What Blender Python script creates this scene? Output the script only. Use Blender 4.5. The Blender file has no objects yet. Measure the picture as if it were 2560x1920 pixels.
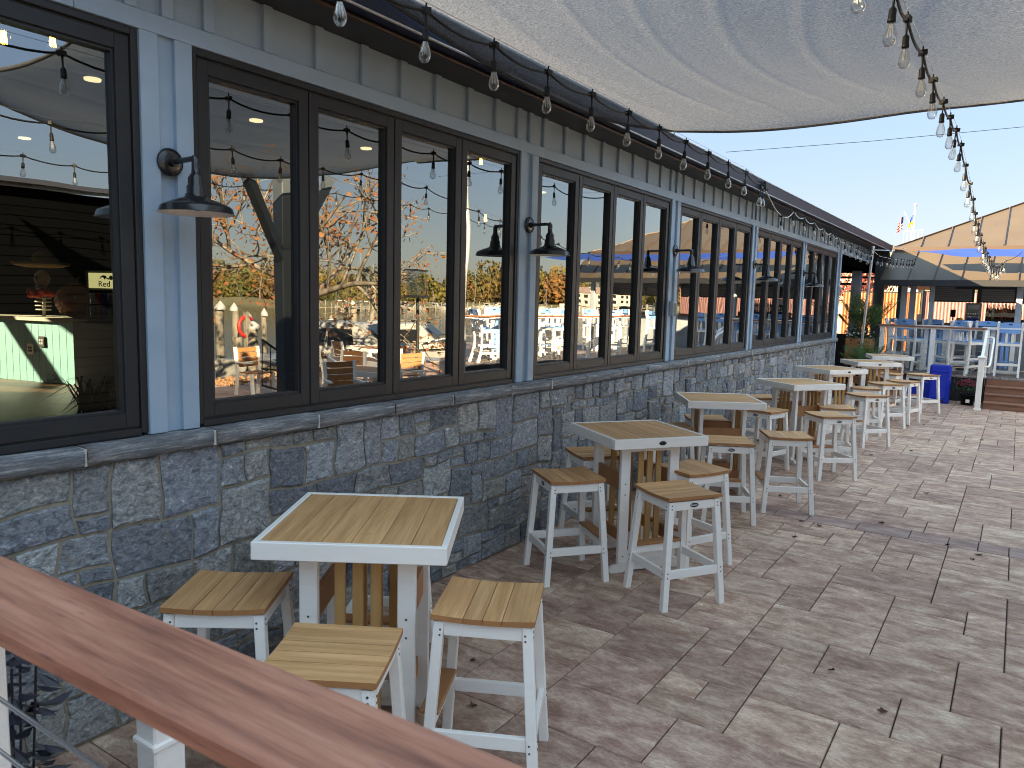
import bpy, math, random
from mathutils import Vector, Matrix
random.seed(7)
PI = math.pi
SC = bpy.context.scene
COL = SC.collection

# ---------------------------------------------------------------- camera
FPX, YAW, PITCH, ROLL = 1886.8, 0.58842, -0.11298, 0.02487
CAM_LOC = Vector((3.2854, 0.0, 2.0))
def cam_axes():
    cy, sy, cp, sp = math.cos(YAW), math.sin(YAW), math.cos(PITCH), math.sin(PITCH)
    f = Vector((-sy*cp, cy*cp, sp)); r = Vector((cy, sy, 0)); u = r.cross(f)
    cr, sr = math.cos(ROLL), math.sin(ROLL)
    return r*cr + u*sr, u*cr - r*sr, f
_r, _u, _f = cam_axes()
cd = bpy.data.cameras.new('camera'); cam = bpy.data.objects.new('camera', cd); COL.objects.link(cam)
m = Matrix((( _r.x, _u.x, -_f.x, CAM_LOC.x), (_r.y, _u.y, -_f.y, CAM_LOC.y), (_r.z, _u.z, -_f.z, CAM_LOC.z), (0, 0, 0, 1)))
cam.matrix_world = m
cd.sensor_width = 36; cd.lens = FPX/2560*36; cd.clip_start = 0.05; cd.clip_end = 3000
cd.dof.use_dof = True; cd.dof.focus_distance = 7.0; cd.dof.aperture_fstop = 9
SC.camera = cam
# ---------------------------------------------------------------- sky, sun, exposure
SUN_EL = math.radians(22.0); SUN_AZ = (-0.81, -0.59)       # direction towards the sun, in plan
W = bpy.data.worlds.new('World'); SC.world = W; W.use_nodes = True
nt = W.node_tree; nt.nodes.clear()
sky = nt.nodes.new('ShaderNodeTexSky'); sky.sky_type = 'NISHITA'; sky.sun_disc = False
sky.sun_elevation = SUN_EL; sky.sun_rotation = math.atan2(SUN_AZ[0], SUN_AZ[1]); sky.air_density = 1.0; sky.dust_density = 0.6; sky.ozone_density = 1.2
bg = nt.nodes.new('ShaderNodeBackground'); bg.inputs['Strength'].default_value = 0.14
# autumn afternoon: the Nishita sky blended with a clear pale-to-blue vertical gradient, the same all the way round
tcw = nt.nodes.new('ShaderNodeTexCoord'); sx = nt.nodes.new('ShaderNodeSeparateXYZ'); nt.links.new(tcw.outputs['Generated'], sx.inputs[0])
gr = nt.nodes.new('ShaderNodeValToRGB'); nt.links.new(sx.outputs['Z'], gr.inputs['Fac']); ge = gr.color_ramp.elements
SKYC = [(0.0, (.10, .13, .21)), (.08, (.09, .125, .235)), (.25, (.085, .15, .325)), (.55, (.27, .42, .68)), (1.0, (.31, .47, .73))]
while len(ge) < len(SKYC): ge.new(.5)
for e_, (ps_, c_) in zip(ge, SKYC): e_.position = ps_; e_.color = c_+(1,)
ms_ = nt.nodes.new('ShaderNodeMix'); ms_.data_type = 'RGBA'; ms_.inputs['Factor'].default_value = .031
nt.links.new(gr.outputs['Color'], ms_.inputs['A']); nt.links.new(sky.outputs[0], ms_.inputs['B']); nt.links.new(ms_.outputs['Result'], bg.inputs[0])
wo = nt.nodes.new('ShaderNodeOutputWorld'); nt.links.new(bg.outputs[0], wo.inputs[0])
sl = bpy.data.lights.new('sun', 'SUN'); sl.energy = 2.0; sl.angle = math.radians(0.6); sl.color = (1.0, 0.86, 0.68)
sun = bpy.data.objects.new('sun', sl); COL.objects.link(sun); sun.location = (-30, -22, 20)
d = Vector((-SUN_AZ[0]*math.cos(SUN_EL), -SUN_AZ[1]*math.cos(SUN_EL), -math.sin(SUN_EL)))
sun.rotation_euler = d.to_track_quat('-Z', 'Y').to_euler()
SC.view_settings.view_transform = 'Standard'; SC.view_settings.look = 'None'; SC.view_settings.gamma = 1
SC.view_settings.use_curve_mapping = False; SC.view_settings.exposure = 4.55
SC.view_settings.use_white_balance = True; SC.view_settings.white_balance_temperature = 8700; SC.view_settings.white_balance_tint = 6
SC.cycles.max_bounces = 9; SC.cycles.diffuse_bounces = 4; SC.cycles.glossy_bounces = 5; SC.cycles.transmission_bounces = 6; SC.cycles.transparent_max_bounces = 16
SC.cycles.caustics_reflective = False; SC.cycles.caustics_refractive = False
SC.cycles.filter_width = 1.0; SC.cycles.use_denoising = True; SC.cycles.sample_clamp_indirect = 6

# ---------------------------------------------------------------- materials
MATS = {}
def srgb(r, g, b):
    f = lambda c: c/12.92 if c <= .04045 else ((c+.055)/1.055)**2.4
    return (f(r/255), f(g/255), f(b/255), 1)
def lin(c): return tuple(c)+(1,) if len(c) == 3 else tuple(c)
def mat(name, cols, scale=(6, 6, 6), rough=.5, rrange=0, bump=0, bscale=None, detail=6, vary=0.0, island=False, lo=.3, hi=.7,
        metal=0, spec=.5, speck=None, dist=0.0, hue=None, transl=0, coords='Object', emit=None, holes=0, nrough=.62, fine=None):
    """cols: colours spread along a noise ramp; vary: brightness jitter per piece"""
    if name in MATS: return MATS[name]
    M = bpy.data.materials.new(name); M.use_nodes = True; MATS[name] = M
    t = M.node_tree; N = t.nodes; L = t.links; b = N['Principled BSDF']
    b.inputs['Roughness'].default_value = rough; b.inputs['Metallic'].default_value = metal
    b.inputs['Specular IOR Level'].default_value = spec
    tc = N.new('ShaderNodeTexCoord'); oi = N.new('ShaderNodeObjectInfo'); at = N.new('ShaderNodeAttribute'); at.attribute_name = 'rnd'
    add = N.new('ShaderNodeMath'); add.operation = 'ADD'; L.new(oi.outputs['Random'], add.inputs[0]); L.new(at.outputs['Fac'], add.inputs[1])
    rnd = add.outputs[0]
    mp = N.new('ShaderNodeMapping'); mp.inputs['Scale'].default_value = scale
    va = N.new('ShaderNodeVectorMath'); va.operation = 'SCALE'; va.inputs[0].default_value = (37.3, 21.7, 53.1); L.new(rnd, va.inputs['Scale'])
    vb = N.new('ShaderNodeVectorMath'); vb.operation = 'ADD'; L.new(tc.outputs[coords], mp.inputs['Vector']); L.new(mp.outputs[0], vb.inputs[0]); L.new(va.outputs[0], vb.inputs[1])
    no = N.new('ShaderNodeTexNoise'); no.inputs['Scale'].default_value = 1; no.inputs['Detail'].default_value = detail; no.inputs['Roughness'].default_value = nrough; no.inputs['Distortion'].default_value = dist
    L.new(vb.outputs[0], no.inputs['Vector'])
    cols = [lin(c) for c in cols]
    if len(cols) == 1: col = None
    else:
        rp = N.new('ShaderNodeValToRGB'); e = rp.color_ramp.elements
        while len(e) < len(cols): e.new(.5)
        for i, c in enumerate(cols):
            e[i].position = lo+(hi-lo)*i/(len(cols)-1); e[i].color = c
        L.new(no.outputs['Fac'], rp.inputs['Fac']); col = rp.outputs['Color']
    if fine and col is not None:   # (scale vector, strength): crisp small-scale grain that multiplies the colour
        m3 = N.new('ShaderNodeMapping'); m3.inputs['Scale'].default_value = fine[0]; L.new(tc.outputs[coords], m3.inputs['Vector'])
        n3 = N.new('ShaderNodeTexNoise'); n3.inputs['Scale'].default_value = 1; n3.inputs['Detail'].default_value = 6; n3.inputs['Roughness'].default_value = .75; L.new(m3.outputs[0], n3.inputs['Vector'])
        r3 = N.new('ShaderNodeMapRange'); r3.inputs['From Min'].default_value = .35; r3.inputs['From Max'].default_value = .65; r3.inputs['To Min'].default_value = 1-fine[1]; r3.inputs['To Max'].default_value = 1+fine[1]; L.new(n3.outputs['Fac'], r3.inputs['Value'])
        h3 = N.new('ShaderNodeHueSaturation'); L.new(r3.outputs[0], h3.inputs['Value']); L.new(col, h3.inputs['Color']); col = h3.outputs['Color']
    def rgb(c):
        n = N.new('ShaderNodeRGB'); n.outputs[0].default_value = c; return n.outputs[0]
    if col is None: col = rgb(cols[0])
    if hue:      # a second palette picked per piece: list of colours
        wn = N.new('ShaderNodeTexWhiteNoise'); wn.noise_dimensions = '1D'
        mm = N.new('ShaderNodeMath'); mm.operation = 'MULTIPLY'; mm.inputs[1].default_value = 91.7; L.new(rnd, mm.inputs[0]); L.new(mm.outputs[0], wn.inputs['W'])
        rh = N.new('ShaderNodeValToRGB'); rh.color_ramp.interpolation = 'CONSTANT'; e = rh.color_ramp.elements
        while len(e) < len(hue): e.new(.5)
        for i, c in enumerate(hue): e[i].position = i/len(hue); e[i].color = lin(c)
        L.new(wn.outputs['Value'], rh.inputs['Fac'])
        mx = N.new('ShaderNodeMix'); mx.data_type = 'RGBA'; mx.blend_type = 'MULTIPLY'; mx.inputs['Factor'].default_value = 1
        L.new(col, mx.inputs['A']); L.new(rh.outputs['Color'], mx.inputs['B']); col = mx.outputs['Result']
    if speck:    # (colour, scale, threshold) fine marks, or wear
        sn = N.new('ShaderNodeTexNoise'); sn.inputs['Scale'].default_value = speck[1]; sn.inputs['Detail'].default_value = 5; sn.inputs['Roughness'].default_value = .7
        L.new(tc.outputs[coords] if len(speck) < 4 else vb.outputs[0], sn.inputs['Vector'])
        mr = N.new('ShaderNodeMapRange'); mr.inputs['From Min'].default_value = speck[2]; mr.inputs['From Max'].default_value = speck[2]+.12
        L.new(sn.outputs['Fac'], mr.inputs['Value'])
        mx = N.new('ShaderNodeMix'); mx.data_type = 'RGBA'; L.new(mr.outputs[0], mx.inputs['Factor']); L.new(col, mx.inputs['A']); mx.inputs['B'].default_value = lin(speck[0]); col = mx.outputs['Result']
    if vary:
        wn = N.new('ShaderNodeTexWhiteNoise'); wn.noise_dimensions = '1D'
        mm = N.new('ShaderNodeMath'); mm.operation = 'MULTIPLY'; mm.inputs[1].default_value = 57.1; L.new(rnd, mm.inputs[0]); L.new(mm.outputs[0], wn.inputs['W'])
        mr = N.new('ShaderNodeMapRange'); mr.inputs['To Min'].default_value = 1-vary; mr.inputs['To Max'].default_value = 1+vary; L.new(wn.outputs['Value'], mr.inputs['Value'])
        hs = N.new('ShaderNodeHueSaturation'); L.new(mr.outputs[0], hs.inputs['Value']); L.new(col, hs.inputs['Color']); col = hs.outputs['Color']
    L.new(col, b.inputs['Base Color'])
    if rrange:
        mr = N.new('ShaderNodeMapRange'); mr.inputs['To Min'].default_value = max(.02, rough-rrange); mr.inputs['To Max'].default_value = min(1, rough+rrange); L.new(no.outputs['Fac'], mr.inputs['Value']); L.new(mr.outputs[0], b.inputs['Roughness'])
    if bump:
        bn = N.new('ShaderNodeTexNoise'); bn.inputs['Detail'].default_value = 8; bn.inputs['Roughness'].default_value = .65
        bs = bscale or 30
        if isinstance(bs, tuple):
            m2 = N.new('ShaderNodeMapping'); m2.inputs['Scale'].default_value = bs; L.new(tc.outputs[coords], m2.inputs['Vector']); L.new(m2.outputs[0], bn.inputs['Vector']); bn.inputs['Scale'].default_value = 1
        else:
            L.new(tc.outputs[coords], bn.inputs['Vector']); bn.inputs['Scale'].default_value = bs
        bu = N.new('ShaderNodeBump'); bu.inputs['Distance'].default_value = bump; bu.inputs['Strength'].default_value = 1; L.new(bn.outputs['Fac'], bu.inputs['Height']); L.new(bu.outputs[0], b.inputs['Normal'])
    if transl:
        tr = N.new('ShaderNodeBsdfTranslucent'); L.new(col, tr.inputs['Color']); ms = N.new('ShaderNodeMixShader'); ms.inputs[0].default_value = transl
        L.new(b.outputs[0], ms.inputs[1]); L.new(tr.outputs[0], ms.inputs[2]); L.new(ms.outputs[0], N['Material Output'].inputs[0])
    if holes:
        src = N['Material Output'].inputs[0].links[0].from_socket; tp = N.new('ShaderNodeBsdfTransparent'); ms = N.new('ShaderNodeMixShader'); ms.inputs[0].default_value = holes
        L.new(src, ms.inputs[1]); L.new(tp.outputs[0], ms.inputs[2]); L.new(ms.outputs[0], N['Material Output'].inputs[0])
    if emit:
        b.inputs['Emission Color'].default_value = lin(emit[0]); b.inputs['Emission Strength'].default_value = emit[1]
    return M

white = mat('white_hdpe', [(0.830, 0.790, 0.740), (0.880, 0.840, 0.785)], (3, 3, 30), .42, bump=.0004, bscale=(40, 40, 260), speck=((.55, .53, .49), 9, .66))
teak = mat('teak_board', [(0.4420, 0.2224, 0.0862), (0.5860, 0.3142, 0.1380), (0.7174, 0.4111, 0.1955)], (28, 1.6, 28), .55, bump=.0006, bscale=(220, 6, 220), speck=((.22, .15, .09), 6, .66), fine=((200, 4, 200), .14), vary=.1, lo=.28, hi=.72, detail=4)
teak_x = mat('teak_board_cross', [(0.4420, 0.2224, 0.0862), (0.5860, 0.3142, 0.1380), (0.7174, 0.4111, 0.1955)], (1.6, 28, 28), .55, bump=.0006, bscale=(6, 220, 220), speck=((.22, .15, .09), 6, .66), fine=((4, 200, 200), .14), vary=.1, lo=.28, hi=.72, detail=4)
teak_v = mat('teak_slat', [(.40, .20, .065), (.48, .27, .10)], (24, 24, 1.5), .5, vary=.08)
teak_edge = mat('teak_edge', [(.36, .15, .055), (.42, .19, .075)], (10, 10, 10), .5, vary=.05)
badge_m = mat('badge_black', [(.012, .012, .013)], rough=.3)
badge_w = mat('badge_print', [(.7, .7, .7)], rough=.4)
bolt_m = mat('bolt_steel', [(.10, .10, .11)], rough=.35, metal=.8)
siding_m = mat('siding_paint', [(.275, .385, .485), (.32, .435, .54)], (2, 2, 7), .55, bump=.0008, bscale=(40, 40, 9), speck=((.10, .13, .16), 7, .7))
bronze = mat('bronze_frame', [(.020, .0215, .024), (.026, .028, .031)], (3, 3, 3), .42, spec=.3)
seal_m = mat('black_gasket', [(.008, .008, .008)], rough=.5)
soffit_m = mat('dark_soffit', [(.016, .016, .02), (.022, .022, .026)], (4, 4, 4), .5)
bead_m = mat('brown_trim', [(.04, .02, .014)], rough=.45)
gutter_m = mat('navy_gutter', [(.012, .02, .045), (.018, .028, .06)], (1, 1, 4), .45, spec=.2)
lip_m = mat('pale_drip_edge', [(.42, .44, .45)], rough=.4, metal=.3)
roof_m = mat('grey_metal_roof', [(.03, .035, .05), (.045, .05, .07)], (1, 1, 1), .4, metal=.4)
stone_m = mat('fieldstone', [(0.061, 0.069, 0.078), (0.200, 0.216, 0.231), (0.338, 0.352, 0.366), (0.799, 0.813, 0.813)], (34, 24, 40), .8, bump=.010, bscale=55, detail=12, nrough=.72, fine=((90, 90, 110), .28), dist=.9, vary=.3, lo=.32, hi=.74,
      hue=[(1, 1, 1.0), (1.04, 1.0, .94), (.72, .74, .79), (1.14, 1.07, .93), (.85, .88, .94), (1.03, 1.0, .94), (.6, .62, .67), (1.1, 1.05, .97), (.97, .98, 1.0), (.82, .85, .91), (1.06, 1.05, .98), (1.12, 1.13, 1.14)],
      speck=((.27, .19, .11), 4.2, .63))
ledge_m = mat('ledge_stone', [(0.072, 0.079, 0.089), (0.192, 0.204, 0.216), (0.576, 0.576, 0.564)], (34, 5, 80), .75, bump=.009, bscale=(60, 14, 110), detail=9, nrough=.7, fine=((60, 40, 200), .25), vary=.15, lo=.3, hi=.75)
mortar_m = mat('mortar', [(0.250, 0.212, 0.155), (0.360, 0.315, 0.245)], (30, 30, 30), .9, bump=.004, bscale=90)
mortar_w = mat('mortar_white', [(.55, .52, .46)], rough=.9, bump=.002, bscale=120)
paver_m = mat('paver', [(.20, .105, .075), (.36, .215, .155), (.56, .40, .30), (.80, .65, .51)], (4.6, 9, 6), .75, bump=.003, bscale=(70, 130, 90), detail=14, dist=.35, vary=.12, lo=.30, hi=.72, nrough=.74, fine=((38, 85, 60), .22), rrange=.12,
      hue=[(1, 1, 1), (.88, .84, .86), (1.06, 1.05, 1.03), (.95, .92, .92), (1.03, 1.02, 1), (.8, .75, .76)], speck=((.055, .045, .042), 6.5, .70))
paver_d = mat('paver_dark', [(.17, .095, .08), (.28, .175, .145), (.42, .30, .25)], (3.6, 8.5, 8), .72, bump=.002, bscale=(40, 120, 80), detail=8, vary=.1)
joint_m = mat('joint_sand', [(.03, .026, .024), (.05, .044, .04)], (40, 40, 40), .95)
rail_m = mat('composite_rail', [(.15, .045, .026), (.34, .132, .08), (.47, .22, .145)], (2.2, 26, 26), .4, rrange=.1, fine=((4, 150, 150), .16), bump=.0012, bscale=(6, 150, 150), detail=5, lo=.3, hi=.75, speck=((.13, .05, .05), 4.2, .6, 1))
deck_m = mat('deck_board', [(.17, .125, .11), (.25, .19, .17)], (20, 1.5, 10), .55, vary=.12, bump=.001, bscale=(120, 8, 60))
step_m = mat('step_board', [(.20, .085, .05), (.28, .13, .08)], (2, 18, 18), .5, vary=.1)
skirt_m = mat('dark_skirting', [(.014, .012, .014)], rough=.6)
sail_m = mat('shade_cloth', [(0.029, 0.031, 0.035), (0.081, 0.084, 0.091), (0.134, 0.140, 0.149)], (70, 240, 60), .9, fine=((22, 260, 40), .2), detail=4, transl=.40, holes=.12, bump=.0015, bscale=(60, 260, 60), lo=.35, hi=.65)
blue_sail_m = mat('blue_cloth', [(.001, .03, .20)], rough=.8, transl=.15)
black_plastic = mat('black_rubber', [(.003, .003, .0035)], rough=.5, spec=.3)
lamp_out = mat('lamp_enamel', [(.018, .017, .019)], rough=.22, spec=.6)
lamp_in = mat('lamp_inside', [(.78, .77, .74)], rough=.5)
steel_m = mat('bright_steel', [(.55, .56, .57)], rough=.25, metal=.9)
pole_m = mat('galvanised_pole', [(.42, .43, .44), (.55, .56, .57)], (8, 8, 3), .4, metal=.5)
tan_roof = mat('tan_roof', [(0.0533, 0.0361, 0.0189), (0.0623, 0.0443, 0.0254)], (1.2, 1.2, 1.2), .45, bump=.004, bscale=2.2, vary=.05)
seam_m = mat('roof_seam', [(0.0550, 0.0350, 0.0275)], rough=.5)
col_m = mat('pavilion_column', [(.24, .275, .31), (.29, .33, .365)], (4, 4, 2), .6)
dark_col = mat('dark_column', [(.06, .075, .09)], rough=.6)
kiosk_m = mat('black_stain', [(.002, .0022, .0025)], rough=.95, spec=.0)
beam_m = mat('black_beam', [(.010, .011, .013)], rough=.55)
shut_m = mat('shutter_grey', [(.17, .175, .185)], rough=.5)
orange_m = mat('orange_metal', [(0.1980, 0.0575, 0.0150)], rough=.5)
pink_m = mat('pink_metal', [(0.1428, 0.0714, 0.0693)], rough=.5)
blue_chair = mat('blue_hdpe', [(.17, .38, .72), (.20, .42, .78)], (4, 4, 4), .42)
bin_m = mat('blue_moulded', [(.0005, .022, .36)], rough=.5, spec=.25)
wood_planter = mat('cedar', [(.45, .18, .06), (.58, .26, .10)], (3, 3, 24), .6, vary=.1)
leaf_g = mat('palm_leaf', [(.045, .11, .025), (.12, .22, .06)], (9, 9, 9), .45, vary=.3, transl=.2)
leaf_d = mat('dark_leaf', [(.014, .035, .013), (.035, .075, .03)], (9, 9, 9), .5, vary=.3)
purple_leaf = mat('purple_leaf', [(.006, .006, .012), (.012, .010, .02)], (12, 12, 12), .4, vary=.3)
mum_m = mat('crimson_petals', [(.17, .004, .025), (.26, .01, .05)], (60, 60, 60), .7, vary=.2)
dry_leaf = mat('dry_leaf', [(.05, .02, .010), (.13, .065, .03)], (30, 30, 30), .8, vary=.5)
bark = mat('bark', [(.055, .042, .034), (.13, .105, .085)], (6, 6, 2), .85, bump=.02, bscale=12)
plane_bark = mat('pale_bark', [(.05, .038, .028), (.20, .17, .135)], (5, 5, 3), .8, lo=.4, hi=.6)
au_leaf = mat('autumn_leaf', [(0.1920, 0.0675, 0.0270), (0.2400, 0.1170, 0.0450)], (2, 2, 2), .7, transl=.3, hue=[(1, 1, 1), (1.1, .8, .7), (.9, .9, .6)])
far_leaf = mat('autumn_foliage', [(0.028, 0.032, 0.010), (0.072, 0.064, 0.018), (0.120, 0.088, 0.024)], (5, 5, 5), .9, vary=.3,
      hue=[(1, 1, 1), (1.3, 1.0, .7), (.75, .9, .8), (1.5, .8, .65), (1.15, 1.1, .7), (.85, 1.0, .7), (1.35, .7, .6), (1.5, 1.25, .7), (.7, .8, .7)])
water_m = mat('water', [(.02, .022, .016)], rough=.05, bump=.03, bscale=1.4, spec=.6)
grass_far = mat('bank', [(.06, .06, .03), (.10, .09, .05)], (.3, .3, .3), .95)
boat_w = mat('boat_gelcoat', [(0.3120, 0.3080, 0.2960)], rough=.3)
boat_glass = mat('boat_window', [(.01, .012, .014)], rough=.08)
dock_m = mat('dock_timber', [(0.1232, 0.1008, 0.0728), (0.1792, 0.1512, 0.1120)], (6, 6, 6), .8, vary=.15)
pile_m = mat('piling', [(0.1456, 0.1232, 0.0952), (0.2240, 0.2016, 0.1624)], (8, 8, 3), .85, vary=.15)
red_m = mat('red_ring', [(.5, .02, .015)], rough=.5)
conc_m = mat('seawall_stone', [(0.0840, 0.0735, 0.0630), (0.1540, 0.1400, 0.1225)], (5, 5, 5), .9)
mulch_m = mat('mulch', [(.20, .10, .05), (.35, .2, .11)], (14, 14, 14), .95)
mint_m = mat('mint_beadboard', [(0.1680, 0.3990, 0.4275), (0.1890, 0.4370, 0.4655)], (3, 3, 3), .55)
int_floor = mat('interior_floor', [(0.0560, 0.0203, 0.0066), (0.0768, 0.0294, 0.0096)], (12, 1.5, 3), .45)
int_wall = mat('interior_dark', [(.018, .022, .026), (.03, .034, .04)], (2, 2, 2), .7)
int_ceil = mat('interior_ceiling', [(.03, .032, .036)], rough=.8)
can_m = mat('downlight', [(.8, .75, .6)], rough=.4, emit=((1, .85, .6), .10))
glow_m = mat('filament', [(1, .5, .1)], rough=.4, emit=((1, .42, .07), 2.2))
pump_m = mat('pumpkin_skin', [(.42, .10, .015), (.55, .16, .025)], (6, 6, 2), .5)
cream_m = mat('cream_skin', [(.65, .58, .48)], rough=.6)
straw_m = mat('straw', [(.32, .22, .10), (.45, .32, .16)], (60, 60, 60), .9)
bone_m = mat('bone', [(.45, .42, .36)], rough=.7)
fridge_m = mat('fridge_grey', [(.22, .22, .22)], rough=.4)
sign_y = mat('pale_yellow_sign', [(.72, .66, .38)], rough=.5, emit=((1, .92, .5), .05))
ink_m = mat('dark_ink', [(.03, .03, .035)], rough=.6)
yel_m = mat('yellow_paint', [(.75, .50, .05)], rough=.5)
redcloth = mat('red_cloth', [(.45, .03, .02)], rough=.8)
flag_r = mat('flag_red', [(.45, .03, .04)], rough=.8); flag_w = mat('flag_white', [(.75, .75, .75)], rough=.8); flag_b = mat('flag_navy', [(.02, .03, .16)], rough=.8)
ukr_b = mat('flag_blue', [(.01, .08, .5)], rough=.8); ukr_y = mat('flag_yellow', [(.75, .52, .02)], rough=.8)
grey_box = mat('grey_box', [(.40, .42, .43)], rough=.5)
bottle_m = [mat('bottle_'+n, [c], rough=.12) for n, c in (('brown', (.06, .025, .008)), ('dark', (.01, .012, .01)), ('clear', (.35, .33, .28)), ('red', (.2, .02, .015)), ('amber', (.25, .11, .02)))]
label_m = mat('bottle_label', [(.6, .55, .45)], rough=.7)
house_w = mat('house_wall', [(0.3100, 0.2900, 0.2600)], rough=.8); house_r = mat('house_roof', [(.16, .11, .10)], rough=.8)
navy_cover = mat('navy_cover', [(.02, .025, .06)], rough=.7)

def glass_pane_mat():
    M = bpy.data.materials.new('window_glass'); M.use_nodes = True; t = M.node_tree; N = t.nodes; L = t.links; N.clear()
    out = N.new('ShaderNodeOutputMaterial'); tr = N.new('ShaderNodeBsdfTransparent'); tr.inputs['Color'].default_value = (.50, .57, .55, 1)
    gl = N.new('ShaderNodeBsdfGlossy'); gl.inputs['Roughness'].default_value = 0.0; gl.inputs['Color'].default_value = (.93, .96, .97, 1)
    tc = N.new('ShaderNodeTexCoord'); oi = N.new('ShaderNodeObjectInfo'); va = N.new('ShaderNodeVectorMath'); va.operation = 'SCALE'; va.inputs[0].default_value = (31, 17, 23); L.new(oi.outputs['Random'], va.inputs['Scale'])
    vb = N.new('ShaderNodeVectorMath'); vb.operation = 'ADD'; L.new(tc.outputs['Object'], vb.inputs[0]); L.new(va.outputs[0], vb.inputs[1])
    no = N.new('ShaderNodeTexNoise'); no.inputs['Scale'].default_value = 1.7; no.inputs['Detail'].default_value = 1.0; L.new(vb.outputs[0], no.inputs['Vector'])
    bu = N.new('ShaderNodeBump'); bu.inputs['Strength'].default_value = 1; bu.inputs['Distance'].default_value = .0016; L.new(no.outputs['Fac'], bu.inputs['Height']); L.new(bu.outputs[0], gl.inputs['Normal'])
    fr = N.new('ShaderNodeFresnel'); fr.inputs['IOR'].default_value = 1.5
    mr = N.new('ShaderNodeMapRange'); mr.inputs['From Min'].default_value = .04; mr.inputs['From Max'].default_value = .5; mr.inputs['To Min'].default_value = .27; mr.inputs['To Max'].default_value = .95; L.new(fr.outputs[0], mr.inputs['Value'])
    ms = N.new('ShaderNodeMixShader'); L.new(mr.outputs[0], ms.inputs[0]); L.new(tr.outputs[0], ms.inputs[1]); L.new(gl.outputs[0], ms.inputs[2]); L.new(ms.outputs[0], out.inputs[0])
    return M
glass_m = glass_pane_mat()
def thin_glass(name, tint, refl):
    M = bpy.data.materials.new(name); M.use_nodes = True; t = M.node_tree; N = t.nodes; L = t.links; N.clear()
    out = N.new('ShaderNodeOutputMaterial'); tr = N.new('ShaderNodeBsdfTransparent'); tr.inputs['Color'].default_value = tint+(1,)
    gl = N.new('ShaderNodeBsdfGlossy'); gl.inputs['Roughness'].default_value = .03
    lw = N.new('ShaderNodeLayerWeight'); lw.inputs['Blend'].default_value = refl
    ms = N.new('ShaderNodeMixShader'); L.new(lw.outputs['Facing'], ms.inputs[0]); L.new(tr.outputs[0], ms.inputs[1]); L.new(gl.outputs[0], ms.inputs[2]); L.new(ms.outputs[0], out.inputs[0])
    return M
bulb_glass = thin_glass('bulb_glass', (.88, .88, .86), .42)
lantern_glass = thin_glass('lantern_glass', (.8, .85, .85), .3)

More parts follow.
